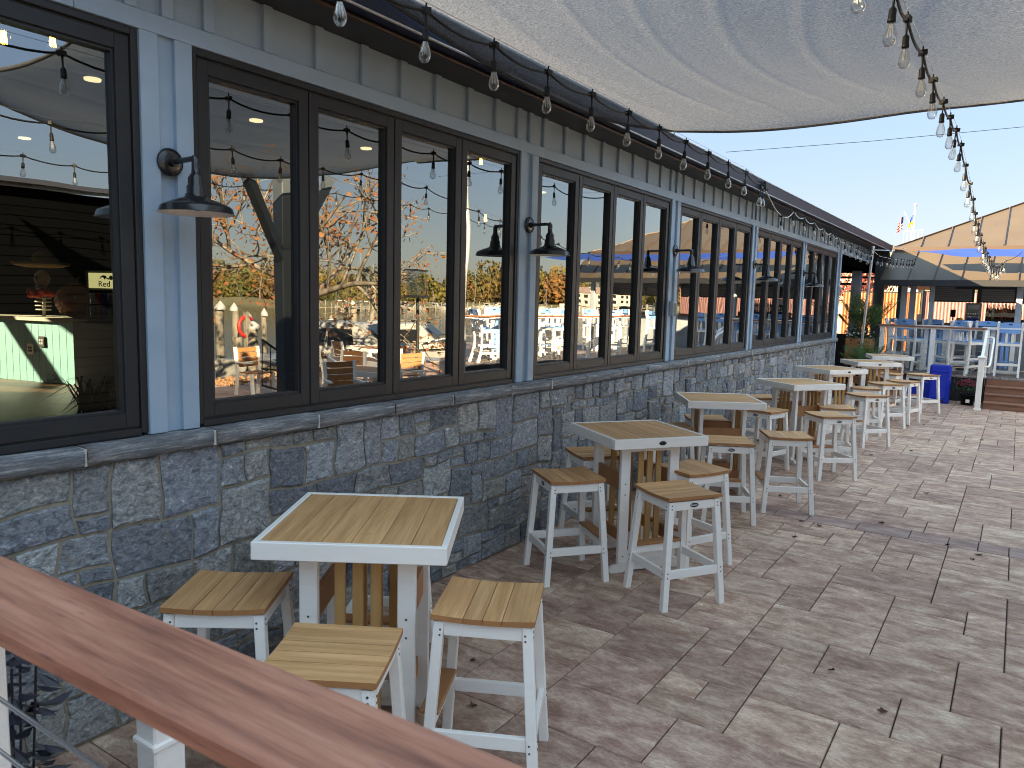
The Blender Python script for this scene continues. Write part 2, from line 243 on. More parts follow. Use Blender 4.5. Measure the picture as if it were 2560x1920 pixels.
# ---------------------------------------------------------------- mesh helpers
def rotz(a): return Matrix.Rotation(a, 4, 'Z')
class MB:
    def __init__(s): s.v = []; s.f = []; s.mi = []; s.r = []; s.sm = []
    def add(s, vs, fs, mi=0, rnd=0.0, smooth=False, M=None):
        o = len(s.v)
        for p in vs:
            p = Vector(p)
            s.v.append(tuple(M @ p) if M is not None else tuple(p)); s.r.append(rnd)
        for f in fs: s.f.append(tuple(i+o for i in f)); s.mi.append(mi); s.sm.append(smooth)
    def box(s, x0, x1, y0, y1, z0, z1, mi=0, M=None, rnd=0.0, bev=0.0):
        if bev <= 0:
            vs = [(x, y, z) for z in (z0, z1) for y in (y0, y1) for x in (x0, x1)]
            fs = [(0, 2, 3, 1), (4, 5, 7, 6), (0, 1, 5, 4), (2, 6, 7, 3), (0, 4, 6, 2), (1, 3, 7, 5)]
            s.add(vs, fs, mi, rnd, False, M); return
        b = min(bev, .45*abs(x1-x0), .45*abs(y1-y0), .45*abs(z1-z0))
        lo = (x0, y0, z0); hi = (x1, y1, z1); vs = []; idx = {}
        for sx in (0, 1):
            for sy in (0, 1):
                for sz in (0, 1):
                    sg = (sx, sy, sz); base = [hi[k] if sg[k] else lo[k] for k in range(3)]
                    for ax in range(3):
                        p = [base[k] if k == ax else base[k]+(-b if sg[k] else b) for k in range(3)]
                        idx[(sg, ax)] = len(vs); vs.append(tuple(p))
        fs = []
        def face(ids):
            a, b_, c = (Vector(vs[i]) for i in ids[:3]); n = (b_-a).cross(c-a); ctr = sum((Vector(vs[i]) for i in ids), Vector())/len(ids); mid = Vector([(lo[k]+hi[k])/2 for k in range(3)])
            fs.append(tuple(ids) if n.dot(ctr-mid) > 0 else tuple(reversed(ids)))
        for ax in range(3):
            o1, o2 = [k for k in range(3) if k != ax]
            for sd in (0, 1):
                q = []
                for a_, b2 in ((0, 0), (1, 0), (1, 1), (0, 1)):
                    sg = [0, 0, 0]; sg[ax] = sd; sg[o1] = a_; sg[o2] = b2; q.append(idx[(tuple(sg), ax)])
                face(q)
            for a_ in (0, 1):
                for b2 in (0, 1):
                    s0 = [0, 0, 0]; s1 = [0, 0, 0]; s0[ax] = 0; s1[ax] = 1
                    for t_ in (s0, s1): t_[o1] = a_; t_[o2] = b2
                    face([idx[(tuple(s0), o1)], idx[(tuple(s1), o1)], idx[(tuple(s1), o2)], idx[(tuple(s0), o2)]])
        for sx in (0, 1):
            for sy in (0, 1):
                for sz in (0, 1): face([idx[((sx, sy, sz), k)] for k in range(3)])
        s.add(vs, fs, mi, rnd, False, M)
    def bar(s, p, q, w, h, mi=0, up=(0, 0, 1), bev=0.0, rnd=0.0):
        """square bar from p to q: w across, h along up"""
        p = Vector(p); q = Vector(q); d = q-p; L = d.length; d.normalize(); u = Vector(up); sx = d.cross(u)
        if sx.length < 1e-5: sx = d.cross(Vector((1, 0, 0)))
        sx.normalize(); u = sx.cross(d)
        M = Matrix(((sx.x, d.x, u.x, p.x), (sx.y, d.y, u.y, p.y), (sx.z, d.z, u.z, p.z), (0, 0, 0, 1)))
        s.box(-w/2, w/2, 0, L, -h/2, h/2, mi, M, rnd, bev)
    def tube(s, pts, r, n=6, mi=0, caps=True, rnd=0.0, smooth=True):
        pts = [Vector(p) for p in pts]; rs = r if isinstance(r, (list, tuple)) else [r]*len(pts)
        vs = []; fs = []; prev = None
        for i, p in enumerate(pts):
            d = (pts[min(i+1, len(pts)-1)]-pts[max(i-1, 0)])
            if d.length < 1e-9: d = Vector((0, 0, 1))
            d.normalize()
            if prev is None: a = d.orthogonal().normalized()
            else:
                a = prev-d*prev.dot(d)
                a = a.normalized() if a.length > 1e-6 else d.orthogonal().normalized()
            prev = a; b = d.cross(a)
            for k in range(n):
                t = 2*PI*k/n; vs.append(p+(a*math.cos(t)+b*math.sin(t))*rs[i])
        for i in range(len(pts)-1):
            for k in range(n): fs.append((i*n+k, i*n+(k+1) % n, (i+1)*n+(k+1) % n, (i+1)*n+k))
        s.add(vs, fs, mi, rnd, smooth)
        if caps: s.add(vs[:n], [tuple(reversed(range(n)))], mi, rnd); s.add(vs[-n:], [tuple(range(n))], mi, rnd)
    def lathe(s, prof, n=16, M=None, mi=0, smooth=True, rnd=0.0):
        vs = []; fs = []
        for (r, z) in prof:
            for k in range(n): t = 2*PI*k/n; vs.append((r*math.cos(t), r*math.sin(t), z))
        for i in range(len(prof)-1):
            for k in range(n): fs.append((i*n+k, i*n+(k+1) % n, (i+1)*n+(k+1) % n, (i+1)*n+k))
        s.add(vs, fs, mi, rnd, smooth, M)
    def prism(s, poly, h0, h1, M=None, mi=0, rnd=0.0):
        n = len(poly); vs = [(x, y, h0) for x, y in poly]+[(x, y, h1) for x, y in poly]
        fs = [tuple(reversed(range(n))), tuple(range(n, 2*n))]+[(k, (k+1) % n, n+(k+1) % n, n+k) for k in range(n)]
        s.add(vs, fs, mi, rnd, False, M)
    def ball(s, c, r, n=10, m_=7, mi=0, sc=(1, 1, 1), rnd=0.0):
        prof = [(max(1e-4, r*math.sin(PI*i/m_)), -r*math.cos(PI*i/m_)) for i in range(m_+1)]
        s.lathe(prof, n, Matrix.Translation(c) @ Matrix.Diagonal((sc[0], sc[1], sc[2], 1)), mi, True, rnd)
    def mesh(s, name, mats):
        me = bpy.data.meshes.new(name); me.from_pydata(s.v, [], s.f)
        for m_ in (mats if isinstance(mats, (list, tuple)) else [mats]): me.materials.append(m_)
        me.polygons.foreach_set('material_index', s.mi); me.polygons.foreach_set('use_smooth', s.sm)
        a = me.attributes.new('rnd', 'FLOAT', 'POINT'); a.data.foreach_set('value', s.r)
        me.update(); return me
    def build(s, name, mats, parent=None, world=True, loc=None):
        if world and parent is not None:
            o = wloc(parent); s.v = [(x-o[0], y-o[1], z-o[2]) for x, y, z in s.v]
        return obj(name, s.mesh(name, mats), parent, loc)
def wloc(o):
    v = Vector((0, 0, 0))
    while o is not None: v += o.location; o = o.parent
    return v
def obj(name, me, parent=None, loc=None):
    o = bpy.data.objects.new(name, me); COL.objects.link(o)
    if parent is not None: o.parent = parent
    if loc is not None: o.location = loc
    return o
def thing(name, label, cat, loc=(0, 0, 0), rz=0, group=None):
    o = bpy.data.objects.new(name, None); COL.objects.link(o); o.location = loc; o.rotation_euler = (0, 0, rz); o.empty_display_size = .1
    tag(o, label, cat, group); return o
def tag(o, label=None, cat=None, group=None, kind=None):
    if label: o['label'] = label
    if cat: o['category'] = cat
    if group: o['group'] = group
    if kind: o['kind'] = kind
    return o
def kids(o): return [c for c in KIDS.get(o.name, [])]
KIDS = {}
def index_kids(root):
    for c in root.children: KIDS.setdefault(root.name, []).append(c); index_kids(c)
def copy_tree(o, parent=None):
    c = o.copy(); COL.objects.link(c); c.parent = parent
    for ch in list(o.children): copy_tree(ch, c)
    return c
def instance(proto, loc, rz, label, group=None, cat=None):
    c = copy_tree(proto); c.location = loc; c.rotation_euler = (0, 0, rz); c['label'] = label
    if group: c['group'] = group
    if cat: c['category'] = cat
    return c
def sname(mb, name, mats, label, cat, loc=(0, 0, 0), group=None):
    """a thing that is a single mesh, written in world coordinates"""
    mb.v = [(x-loc[0], y-loc[1], z-loc[2]) for x, y, z in mb.v]
    o = obj(name, mb.mesh(name, mats), None, loc); tag(o, label, cat, group); return o
def sag_curve(p, q, sag, n=8):
    p = Vector(p); q = Vector(q); return [p.lerp(q, i/n)-Vector((0, 0, sag*4*(i/n)*(1-i/n))) for i in range(n+1)]
# ================================================================ ground, water, far shore
Y0, LBAY, WPOST, ZSILL, ZHEAD = 2.185, 3.0454, 0.2534, 1.345, 3.128
YEND = 17.46
def struct(o): o['kind'] = 'structure'; return o
mb = MB(); mb.add([(-40, -60, -.05), (12.0, -60, -.05), (12.0, 120, -.05), (-40, 120, -.05)], [(0, 1, 2, 3)])
struct(mb.build('ground', joint_m))
mb = MB(); mb.add([(11.8, -600, -.95), (1500, -600, -.95), (1500, 1500, -.95), (11.8, 1500, -.95)], [(0, 1, 2, 3)])
struct(mb.build('water', water_m))
mb = MB(); random.seed(3)
def shore(az):   # distance of the far shoreline from the mirrored eye, per azimuth in degrees
    return 158 + max(0, az-46)*6.5
azs = [6+2*i for i in range(38)]
va = []; 
for a in azs:
    t = math.radians(a); D = shore(a); c, s_ = math.cos(t), math.sin(t)
    va += [(-3.3+D*c, D*s_, -1.2), (-3.3+(D+6)*c, (D+6)*s_, .4), (-3.3+(D+160)*c, (D+160)*s_, 3.5), (-3.3+(D+900)*c, (D+900)*s_, 4)]
fa = []
for i in range(len(azs)-1):
    for k in range(3): fa.append((i*4+k, i*4+k+1, i*4+5+k, i*4+4+k))
mb.add(va, fa); struct(mb.build('far_bank', grass_far))
mb = MB(); mb.box(11.75, 12.2, -40, 60, -1.6, -.02); struct(mb.build('seawall', conc_m))

# patio: jointed pavers on a 0.2175 m module, over a dark bedding sheet
patio = bpy.data.objects.new('patio', None); COL.objects.link(patio); patio['kind'] = 'structure'
mb = MB(); mb.add([(-.05, -4, -.014), (11.75, -4, -.014), (11.75, 26, -.014), (-.05, 26, -.014)], [(0, 1, 2, 3)]); mb.build('joint_bed', joint_m, patio)
U = .2175
random.seed(11)
XG0, YG0 = 2.94-14*U, 7.257-52*U
NX, NY = 55, 140
occ = [[False]*NY for _ in range(NX)]
pav = []
J0, J1 = 52, 53.45   # the dark soldier course
def place(i, j):
    sizes = [(2, 2), (2, 2), (2, 3), (3, 2), (2, 1), (1, 2), (2, 1), (3, 2), (1, 1)]
    random.shuffle(sizes)
    for w, h in sizes+[(2, 1), (1, 2), (1, 1)]:
        if i+w <= NX and j+h <= NY and (j >= 52 or j+h <= 52) and all(not occ[i+a][j+b] for a in range(w) for b in range(h)):
            for a in range(w):
                for b in range(h): occ[i+a][j+b] = True
            return w, h
for j in range(NY):
    for i in range(NX):
        if occ[i][j]: continue
        w, h = place(i, j)
        pav.append((XG0+i*U, XG0+(i+w)*U, YG0+j*U, YG0+(j+h)*U, 0))
SOLD = .305
P2 = []
for (x0, x1, y0, y1, k) in pav:
    if y0 >= 7.25: y0 += SOLD; y1 += SOLD
    x0 = max(x0, .0)
    if x1-x0 < .06 or y0 < -3 or y1 > 26 or x1 > 11.7: continue
    P2.append((x0, x1, y0, y1, k))
x = 0.0
while x < 11.5:
    w = random.choice((.43, .3, .43, .22)); P2.append((x, x+w, 7.262, 7.257+SOLD, 1)); x += w
def pav_key(p):
    cx, cy = (p[0]+p[1])/2, (p[2]+p[3])/2
    if cx > .28+3.3 or cy < .75 or cx < 0.02+max(0, 2.1-cy)*.6: return 0
    d = Vector((cx, cy, 0))-CAM_LOC; return (p[1]-p[0])*(p[3]-p[2])*abs(d.z)/d.length**3
P2.sort(key=pav_key, reverse=True)
def add_paver(mb, p):
    x0, x1, y0, y1, k = p; g = .0032; x0 += g; x1 -= g; y0 += g; y1 -= g; c = .004; rr = random.random(); t = random.uniform(-.0008, .0008)
    vs = [(x0, y0, -.03), (x1, y0, -.03), (x1, y1, -.03), (x0, y1, -.03), (x0, y0, -.005), (x1, y0, -.005), (x1, y1, -.005), (x0, y1, -.005),
          (x0+c, y0+c, t), (x1-c, y0+c, t), (x1-c, y1-c, t), (x0+c, y1-c, t)]
    fs = [(8, 9, 10, 11)]+[(a, (a+1) % 4, 4+(a+1) % 4, 4+a) for a in range(4)]+[(4+a, 4+(a+1) % 4, 8+(a+1) % 4, 8+a) for a in range(4)]
    mb.add(vs, fs, 0, rr)
for p in P2[:300]:
    mb = MB(); add_paver(mb, p); mb.build('paver', paver_d if p[4] else paver_m, patio)
mb = MB(); mbd = MB()
for p in P2[300:]: add_paver(mbd if p[4] else mb, p)
tag(mb.build('paver_field', paver_m, patio), kind='stuff'); tag(mbd.build('dark_paver_field', paver_d, patio), kind='stuff')

# ================================================================ stone wall under the windows
wall = thing('stone_wall', 'long low wall of blue grey fieldstone with tan mortar under the windows', 'stone wall', (0, 9, 0))
mb = MB(); mb.box(-.25, .010, -2, YEND-.01, -.02, 1.25); mb.build('mortar', mortar_m, wall)
random.seed(21)
CH = 1.243/16; NW, NH = int((YEND+2)/CH), 16
occ = [[False]*NH for _ in range(NW)]; stones = []
for i in range(NW):
    for j in range(NH):
        if occ[i][j]: continue
        ss = [(4, 3), (3, 3), (4, 4), (3, 2), (2, 3), (2, 2), (3, 4), (2, 4), (4, 2), (3, 3), (2, 1), (5, 3), (2, 2), (3, 3)]
        random.shuffle(ss); ok = None
        for w, h in ss+[(2, 2), (1, 3), (1, 2), (2, 1), (1, 1)]:
            if i+w <= NW and j+h <= NH and all(not occ[i+a][j+b] for a in range(w) for b in range(h)): ok = (w, h); break
        w, h = ok
        for a in range(w):
            for b in range(h): occ[i+a][j+b] = True
        stones.append((i, j, w, h))
def hsh(a, b, k=0):
    v = math.sin(a*127.1+b*311.7+k*74.7)*43758.5453; return v-math.floor(v)
def warp(y, z):    # shared displacement: neighbours keep a common joint
    i, j = y/CH, z/CH
    dy = .009*math.sin(i*1.1+j*.7)+.009*math.sin(j*1.9-i*.6); dz = .010*math.sin(i*.55+1.3)+.006*math.sin(i*1.3+j*.5)
    e = min(1, z/.06, (1.243-z)/.04); return y-2+dy, z+dz*max(0, e)
def add_stone(mb, st):
    i, j, w, h = st; g = random.uniform(.0055, .0095)
    y0, y1, z0, z1 = i*CH, (i+w)*CH, j*CH, (j+h)*CH
    if j == 0: z0 = .004
    pts = []
    c = [(y0, z0), (y1, z0), (y1, z1), (y0, z1)]
    for k in range(4):
        a = Vector(c[k]); b = Vector(c[(k+1) % 4]); d = b-a; L_ = d.length; d.normalize(); nrm = Vector((-d.y, d.x))
        cut = min(.014, L_*.16)*random.uniform(.3, 1.2)
        fr = [cut/L_, .36+random.uniform(-.08, .08), .68+random.uniform(-.08, .08), 1-cut/L_] if L_ > .12 else [cut/L_, .5, 1-cut/L_]
        for t in fr:
            q = a+d*(t*L_); inner = g+(random.uniform(-.002, .004)); wy, wz = warp(q.x, q.y); pts.append((wy+nrm.x*inner, wz+nrm.y*inner))
    n = len(pts); cy = sum(p[0] for p in pts)/n; cz = sum(p[1] for p in pts)/n
    D = random.uniform(.016, .038)
    vs = []
    for q, ins in ((.004, 0), (D*.72, .0), (D, .10), (D, .42)):
        for (a, b) in pts:
            k = ins; vs.append((q+(random.uniform(-.0035, .0035) if ins else 0)+(random.uniform(-.002, .002) if q > .01 else 0), a+(cy-a)*k, b+(cz-b)*k))
    vs.append((D+random.uniform(-.003, .006), cy, cz)); fs = []
    for r_ in range(3):
        for k in range(n): fs.append((r_*n+k, r_*n+(k+1) % n, (r_+1)*n+(k+1) % n, (r_+1)*n+k))
    for k in range(n): fs.append((3*n+k, 3*n+(k+1) % n, 4*n))
    mb.add(vs, fs, 0, random.random())
def st_key(st):
    y = (st[0]+st[2]/2)*CH-2
    if y < .9: return 0
    return st[2]*st[3]/max(1.2, math.hypot(3.3, y))**2.6
stones.sort(key=st_key, reverse=True)
for st in stones[:300]:
    mb = MB(); add_stone(mb, st); mb.build('stone', stone_m, wall)
mb = MB()
for st in stones[300:]: add_stone(mb, st)
tag(mb.build('stone_field', stone_m, wall), kind='stuff')
y = -1.35; random.seed(5)
while y < YEND-.02:
    L_ = random.choice((.56, .62, .6, .74, .66)); y1 = min(y+L_, YEND+.015)
    mb = MB(); n = 9; vs = []; 
    for k in range(n+1):
        yy = y+(y1-y-.012)*k/n; jx = random.uniform(-.006, .006); jz = random.uniform(-.005, .005)
        vs += [(-.22, yy, 1.246), (.052+jx, yy, 1.246+jz*.5), (.064+jx, yy, 1.262+jz), (.066+jx*1.4, yy, 1.305+jz), (.055+jx, yy, 1.328+jz*.6), (-.22, yy, 1.332)]
    fs = []
    for k in range(n):
        for q in range(6): fs.append((k*6+q, k*6+(q+1) % 6, (k+1)*6+(q+1) % 6, (k+1)*6+q))
    fs += [tuple(range(6)), tuple(reversed(range(n*6, n*6+6)))]
    mb.add(vs, fs, 0, random.random(), True); mb.build('ledge_stone', ledge_m, wall)
    mb = MB(); mb.box(-.2, .062+random.uniform(-.004, .004), y1-.0125, y1-.0005, 1.25, 1.324); mb.build('ledge_joint', mortar_w, wall)
    y = y1

# ================================================================ restaurant building
bld = thing('restaurant_building', 'long restaurant building with blue grey battened siding, dark folding windows and stone base', 'building', (0, 9, 0))
BAYS = [(Y0+i*LBAY, Y0+(i+1)*LBAY-WPOST) for i in range(-1, 5)]
BAYS[-1] = (BAYS[-1][0], BAYS[-1][0]+2.81)
BF = 0.0
# frieze backing, header trim, posts
mb = MB(); mb.box(-.10, -.020, -2, 21.4, 3.212, 3.44); mb.build('frieze', siding_m, bld)
yy = -2.0
while yy < 21.4:
    L_ = min(3.66, 21.4-yy); mb = MB(); mb.box(-.09, .0, yy+.001, yy+L_-.001, ZHEAD, 3.21, bev=.002); mb.build('header_board', siding_m, bld); yy += L_
ys = []
for i in range(-2, 7):
    for o_ in (.12, .46, .80, 1.145, 1.48, 1.815, 2.165, 2.495, 2.785, 2.955):
        yb = Y0+i*LBAY+o_
        if -1.5 < yb < 21.3: ys.append(yb)
for yb in ys:
    mb = MB(); mb.box(-.019, .004, yb-.055, yb, 3.2105, 3.438, bev=.002); mb.build('batten', siding_m, bld)
edges = [(BAYS[k][1], BAYS[k+1][0]) for k in range(len(BAYS)-1)]+[(BAYS[-1][1], YEND)]
for a, b in edges:
    mb = MB(); mb.box(-.10, -.024, a+.01, b-.01, 1.334, ZHEAD); mb.build('post_panel', siding_m, bld)
    w = (b-a)*.34
    mb = MB(); mb.box(-.09, .001, a, a+w, 1.3345, ZHEAD-.001, bev=.002); mb.build('post_trim', siding_m, bld)
    mb = MB(); mb.box(-.09, .001, b-w, b, 1.3345, ZHEAD-.001, bev=.002); mb.build('post_trim', siding_m, bld)
    mb = MB(); mb.box(-.26, -.10, a, b, .9, 3.4); mb.build('wall_stud', siding_m, bld)
mb = MB(); mb.box(-.24, .022, YEND-.10, YEND+.02, 0, 3.42); mb.build('corner_board', siding_m, bld)
# eaves
SY0, SY1 = -3, 21.6
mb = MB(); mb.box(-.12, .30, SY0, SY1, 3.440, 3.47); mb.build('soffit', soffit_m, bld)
mb = MB(); mb.tube([(.300, SY0, 3.425), (.300, SY1, 3.425)], .016, 6); mb.build('eave_bead', bead_m, bld)
mb = MB(); mb.add([(.31, SY0, 3.44), (.40, SY0, 3.425), (.425, SY0, 3.44), (.44, SY0, 3.545), (.44, SY0, 3.56), (.30, SY0, 3.56),
                   (.31, SY1, 3.44), (.40, SY1, 3.425), (.425, SY1, 3.44), (.44, SY1, 3.545), (.44, SY1, 3.56), (.30, SY1, 3.56)],
                  [(k, k+6, (k+1) % 6+6, (k+1) % 6) for k in range(6)]+[(5, 4, 3, 2, 1, 0), (6, 7, 8, 9, 10, 11)]); mb.build('gutter', gutter_m, bld)
mb = MB(); mb.tube([(.425, SY0, 3.428), (.425, SY1, 3.428)], .008, 6); mb.tube([(.445, SY0, 3.566), (.445, SY1, 3.566)], .008, 6); mb.build('drip_edge', lip_m, bld)
mb = MB(); mb.add([(.43, SY0, 3.565), (.43, SY1, 3.565), (-4.2, SY1, 4.35), (-4.2, SY0, 4.35), (-9.2, SY1, 3.5), (-9.2, SY0, 3.5),
                   (.30, SY0, 3.50), (.30, SY1, 3.50), (-4.2, SY1, 4.27), (-4.2, SY0, 4.27), (-9.2, SY1, 3.43), (-9.2, SY0, 3.43)],
                  [(0, 1, 2, 3), (3, 2, 4, 5), (6, 9, 8, 7), (9, 11, 10, 8), (0, 6, 7, 1), (0, 3, 9, 6), (1, 7, 8, 2), (5, 4, 10, 11), (3, 5, 11, 9), (2, 8, 10, 4)]); mb.build('roof', roof_m, bld)
# windows
def make_window(a, b):
    fr = MB(); F0, F1 = -.085, -.012
    fr.box(F0, F1, a+.001, a+.032, ZSILL, ZHEAD-.002, bev=.003); fr.box(F0, F1, b-.032, b-.001, ZSILL, ZHEAD-.002, bev=.003)
    fr.box(F0, F1, a+.033, b-.033, ZHEAD-.034, ZHEAD-.003, bev=.003); fr.box(F0, F1, a+.033, b-.033, ZSILL-.011, ZSILL+.022, bev=.003)
    w = fr.build('window', bronze, bld)
    g = MB(); g.box(-.075, -.03, a+.032, b-.032, ZSILL+.022, ZSILL+.03); g.box(-.075, -.03, a+.032, b-.032, ZHEAD-.042, ZHEAD-.034)
    for k in range(1, 4):
        yk = a+.032+(b-a-.064)*k/4; g.box(-.075, -.035, yk-.004, yk+.004, ZSILL+.03, ZHEAD-.042)
    g.build('gasket', seal_m, w)
    z0, z1 = ZSILL+.030, ZHEAD-.042
    for k in range(4):
        p = a+.032+(b-a-.064)*k/4+.004; q = a+.032+(b-a-.064)*(k+1)/4-.004; s_ = MB(); X0, X1 = -.078, -.022; st, rt, rb = .062, .066, .068
        s_.box(X0, X1, p, p+st, z0, z1, bev=.003); s_.box(X0, X1, q-st, q, z0, z1, bev=.003)
        s_.box(X0, X1, p+st, q-st, z1-rt, z1, bev=.003); s_.box(X0, X1, p+st, q-st, z0, z0+rb, bev=.003)
        i0, i1 = .012, .012; X2 = -.034
        s_.box(X0, X2, p+st, p+st+i0, z0+rb, z1-rt); s_.box(X0, X2, q-st-i0, q-st, z0+rb, z1-rt); s_.box(X0, X2, p+st+i0, q-st-i0, z1-rt-i1, z1-rt); s_.box(X0, X2, p+st+i0, q-st-i0, z0+rb, z0+rb+i1)
        s_.build('sash', bronze, w)
        g = MB(); g.add([(-.060, p+st+.01, z0+rb+.01), (-.060, q-st-.01, z0+rb+.01), (-.060, q-st-.01, z1-rt-.01), (-.060, p+st+.01, z1-rt-.01)], [(0, 1, 2, 3)]); g.build('pane', glass_m, w)
for a, b in BAYS: make_window(a, b)
make_window(BAYS[0][0]-LBAY, BAYS[0][0]-WPOST)
# interior shell (seen through the panes): floor, ceiling, side and back walls with sunlit openings
FL = .93
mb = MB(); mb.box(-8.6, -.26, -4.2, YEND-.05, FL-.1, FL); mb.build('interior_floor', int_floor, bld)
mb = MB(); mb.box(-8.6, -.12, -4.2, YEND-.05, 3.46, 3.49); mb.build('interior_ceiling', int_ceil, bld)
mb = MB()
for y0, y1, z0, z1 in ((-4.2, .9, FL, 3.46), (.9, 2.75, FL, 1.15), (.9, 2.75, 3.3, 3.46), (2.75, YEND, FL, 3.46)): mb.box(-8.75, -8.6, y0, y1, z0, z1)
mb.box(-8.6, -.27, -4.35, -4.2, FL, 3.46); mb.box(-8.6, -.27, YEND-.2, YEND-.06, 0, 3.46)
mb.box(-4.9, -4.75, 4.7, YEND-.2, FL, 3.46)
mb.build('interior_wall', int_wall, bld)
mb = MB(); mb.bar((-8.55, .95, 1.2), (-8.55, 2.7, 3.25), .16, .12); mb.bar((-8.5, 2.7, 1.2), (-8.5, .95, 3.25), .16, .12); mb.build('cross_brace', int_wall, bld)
for (x, y) in ((-2.26, 2.91), (-5.04, 3.68), (-2.27, 4.29), (-2.29, 5.62), (-2.28, 1.3), (-4.4, 1.7), (-4.2, 2.6), (-2.3, 7.2), (-2.3, 9.0)):
    mb = MB(); mb.lathe([(.001, 3.452), (.036, 3.452), (.055, 3.447), (.057, 3.46)], 14, Matrix.Translation((x, y, 0))); mb.build('downlight', can_m, bld)
# dark passage beyond the end of the building
pas = thing('covered_passage', 'dark covered passage with slate blue posts past the end of the building', 'passage', (-1.5, 20, 0))
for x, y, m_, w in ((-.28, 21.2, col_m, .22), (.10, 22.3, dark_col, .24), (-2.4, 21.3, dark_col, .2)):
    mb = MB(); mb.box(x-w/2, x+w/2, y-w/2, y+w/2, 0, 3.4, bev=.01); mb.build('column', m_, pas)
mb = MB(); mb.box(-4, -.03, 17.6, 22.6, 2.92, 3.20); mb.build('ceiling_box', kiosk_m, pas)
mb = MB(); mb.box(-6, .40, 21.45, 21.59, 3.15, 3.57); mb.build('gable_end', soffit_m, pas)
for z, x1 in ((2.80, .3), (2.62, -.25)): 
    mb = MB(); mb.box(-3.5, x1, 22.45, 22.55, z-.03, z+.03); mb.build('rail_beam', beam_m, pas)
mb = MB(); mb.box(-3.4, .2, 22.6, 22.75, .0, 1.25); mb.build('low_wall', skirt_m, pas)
# ================================================================ wall lamps
def make_lamp():
    t = thing('wall_lamp', 'x', 'wall lamp', (0, 0, 0))
    RX = Matrix.Rotation(PI/2, 4, 'Y')
    mb = MB(); mb.lathe([(.001, .0), (.062, .0), (.064, .006), (.060, .016), (.03, .020), (.001, .020)], 22, RX); mb.build('wall_plate', lamp_out, t, False)
    mb = MB(); mb.tube([(.018, 0, 0), (.05, 0, 0)], .020, 12); mb.tube([(.05, 0, 0), (.165, 0, .002), (.187, 0, -.002), (.198, 0, -.015), (.20, 0, -.04)], .0125, 10); mb.tube([(.188, 0, .005), (.2, 0, -.008), (.2, 0, -.035)], .018, 10); mb.build('arm', lamp_out, t, False)
    T = Matrix.Translation((.20, 0, 0))
    mb = MB(); mb.lathe([(.017, -.035), (.019, -.065), (.026, -.068), (.026, -.075), (.033, -.082), (.034, -.115), (.040, -.120), (.040, -.150), (.046, -.155), (.047, -.165), (.06, -.172), (.10, -.185), (.145, -.205), (.152, -.212), (.160, -.236), (.163, -.238)], 32, T)
    sh = mb.build('shade', lamp_out, t, False)
    mb = MB(); mb.lathe([(.162, -.2375), (.158, -.2365), (.148, -.214), (.10, -.190), (.05, -.175), (.001, -.172)], 32, T); mb.build('shade_lining', lamp_in, sh, False)
    mb = MB(); mb.ball((.20, 0, -.20), .028, 10, 7); mb.build('bulb', bulb_glass, t, False)
    return t
ordn = ['first', 'second', 'third', 'fourth', 'fifth', 'sixth', 'seventh']
lamp0 = make_lamp()
LY = [(a+b)/2 for a, b in edges][:5]
for i, y in enumerate(LY):
    lab = ['large near gooseneck barn lamp on the post left of the dark folding window', 'barn lamp beside the mirrored window showing the blue awning, second from the camera', 'black barn lamp above the grey outlet box on its post', 'fourth gooseneck barn lamp along the wall, in front of tan roof reflections', 'last and smallest gooseneck barn lamp at the far corner of the wall'][i]
    if i == 0: lamp0.location = (.0, y, 2.578); lamp0['label'] = lab; lamp0['group'] = 'barn lamps along the wall'
    else: instance(lamp0, (.0, y, 2.578), 0, lab, 'barn lamps along the wall')
# outlet boxes
for y, z, lab in ((edges[2][0]+.10, 1.93, 'grey weatherproof outlet box on the post under the third barn lamp'), (YEND-.05, 2.33, 'pale outlet box on the far corner of the building')):
    y = min(y, YEND-.05)
    t = thing('outlet_box', lab, 'outlet box', (0.0, y, z)); mb = MB(); mb.box(.003, .05, -.06, .06, -.085, .085, bev=.006); mb.build('box_body', grey_box, t, False)
    mb = MB(); mb.box(.05, .09, -.055, .03, -.08, .06, bev=.012); mb.build('cover', lantern_glass, t, False)

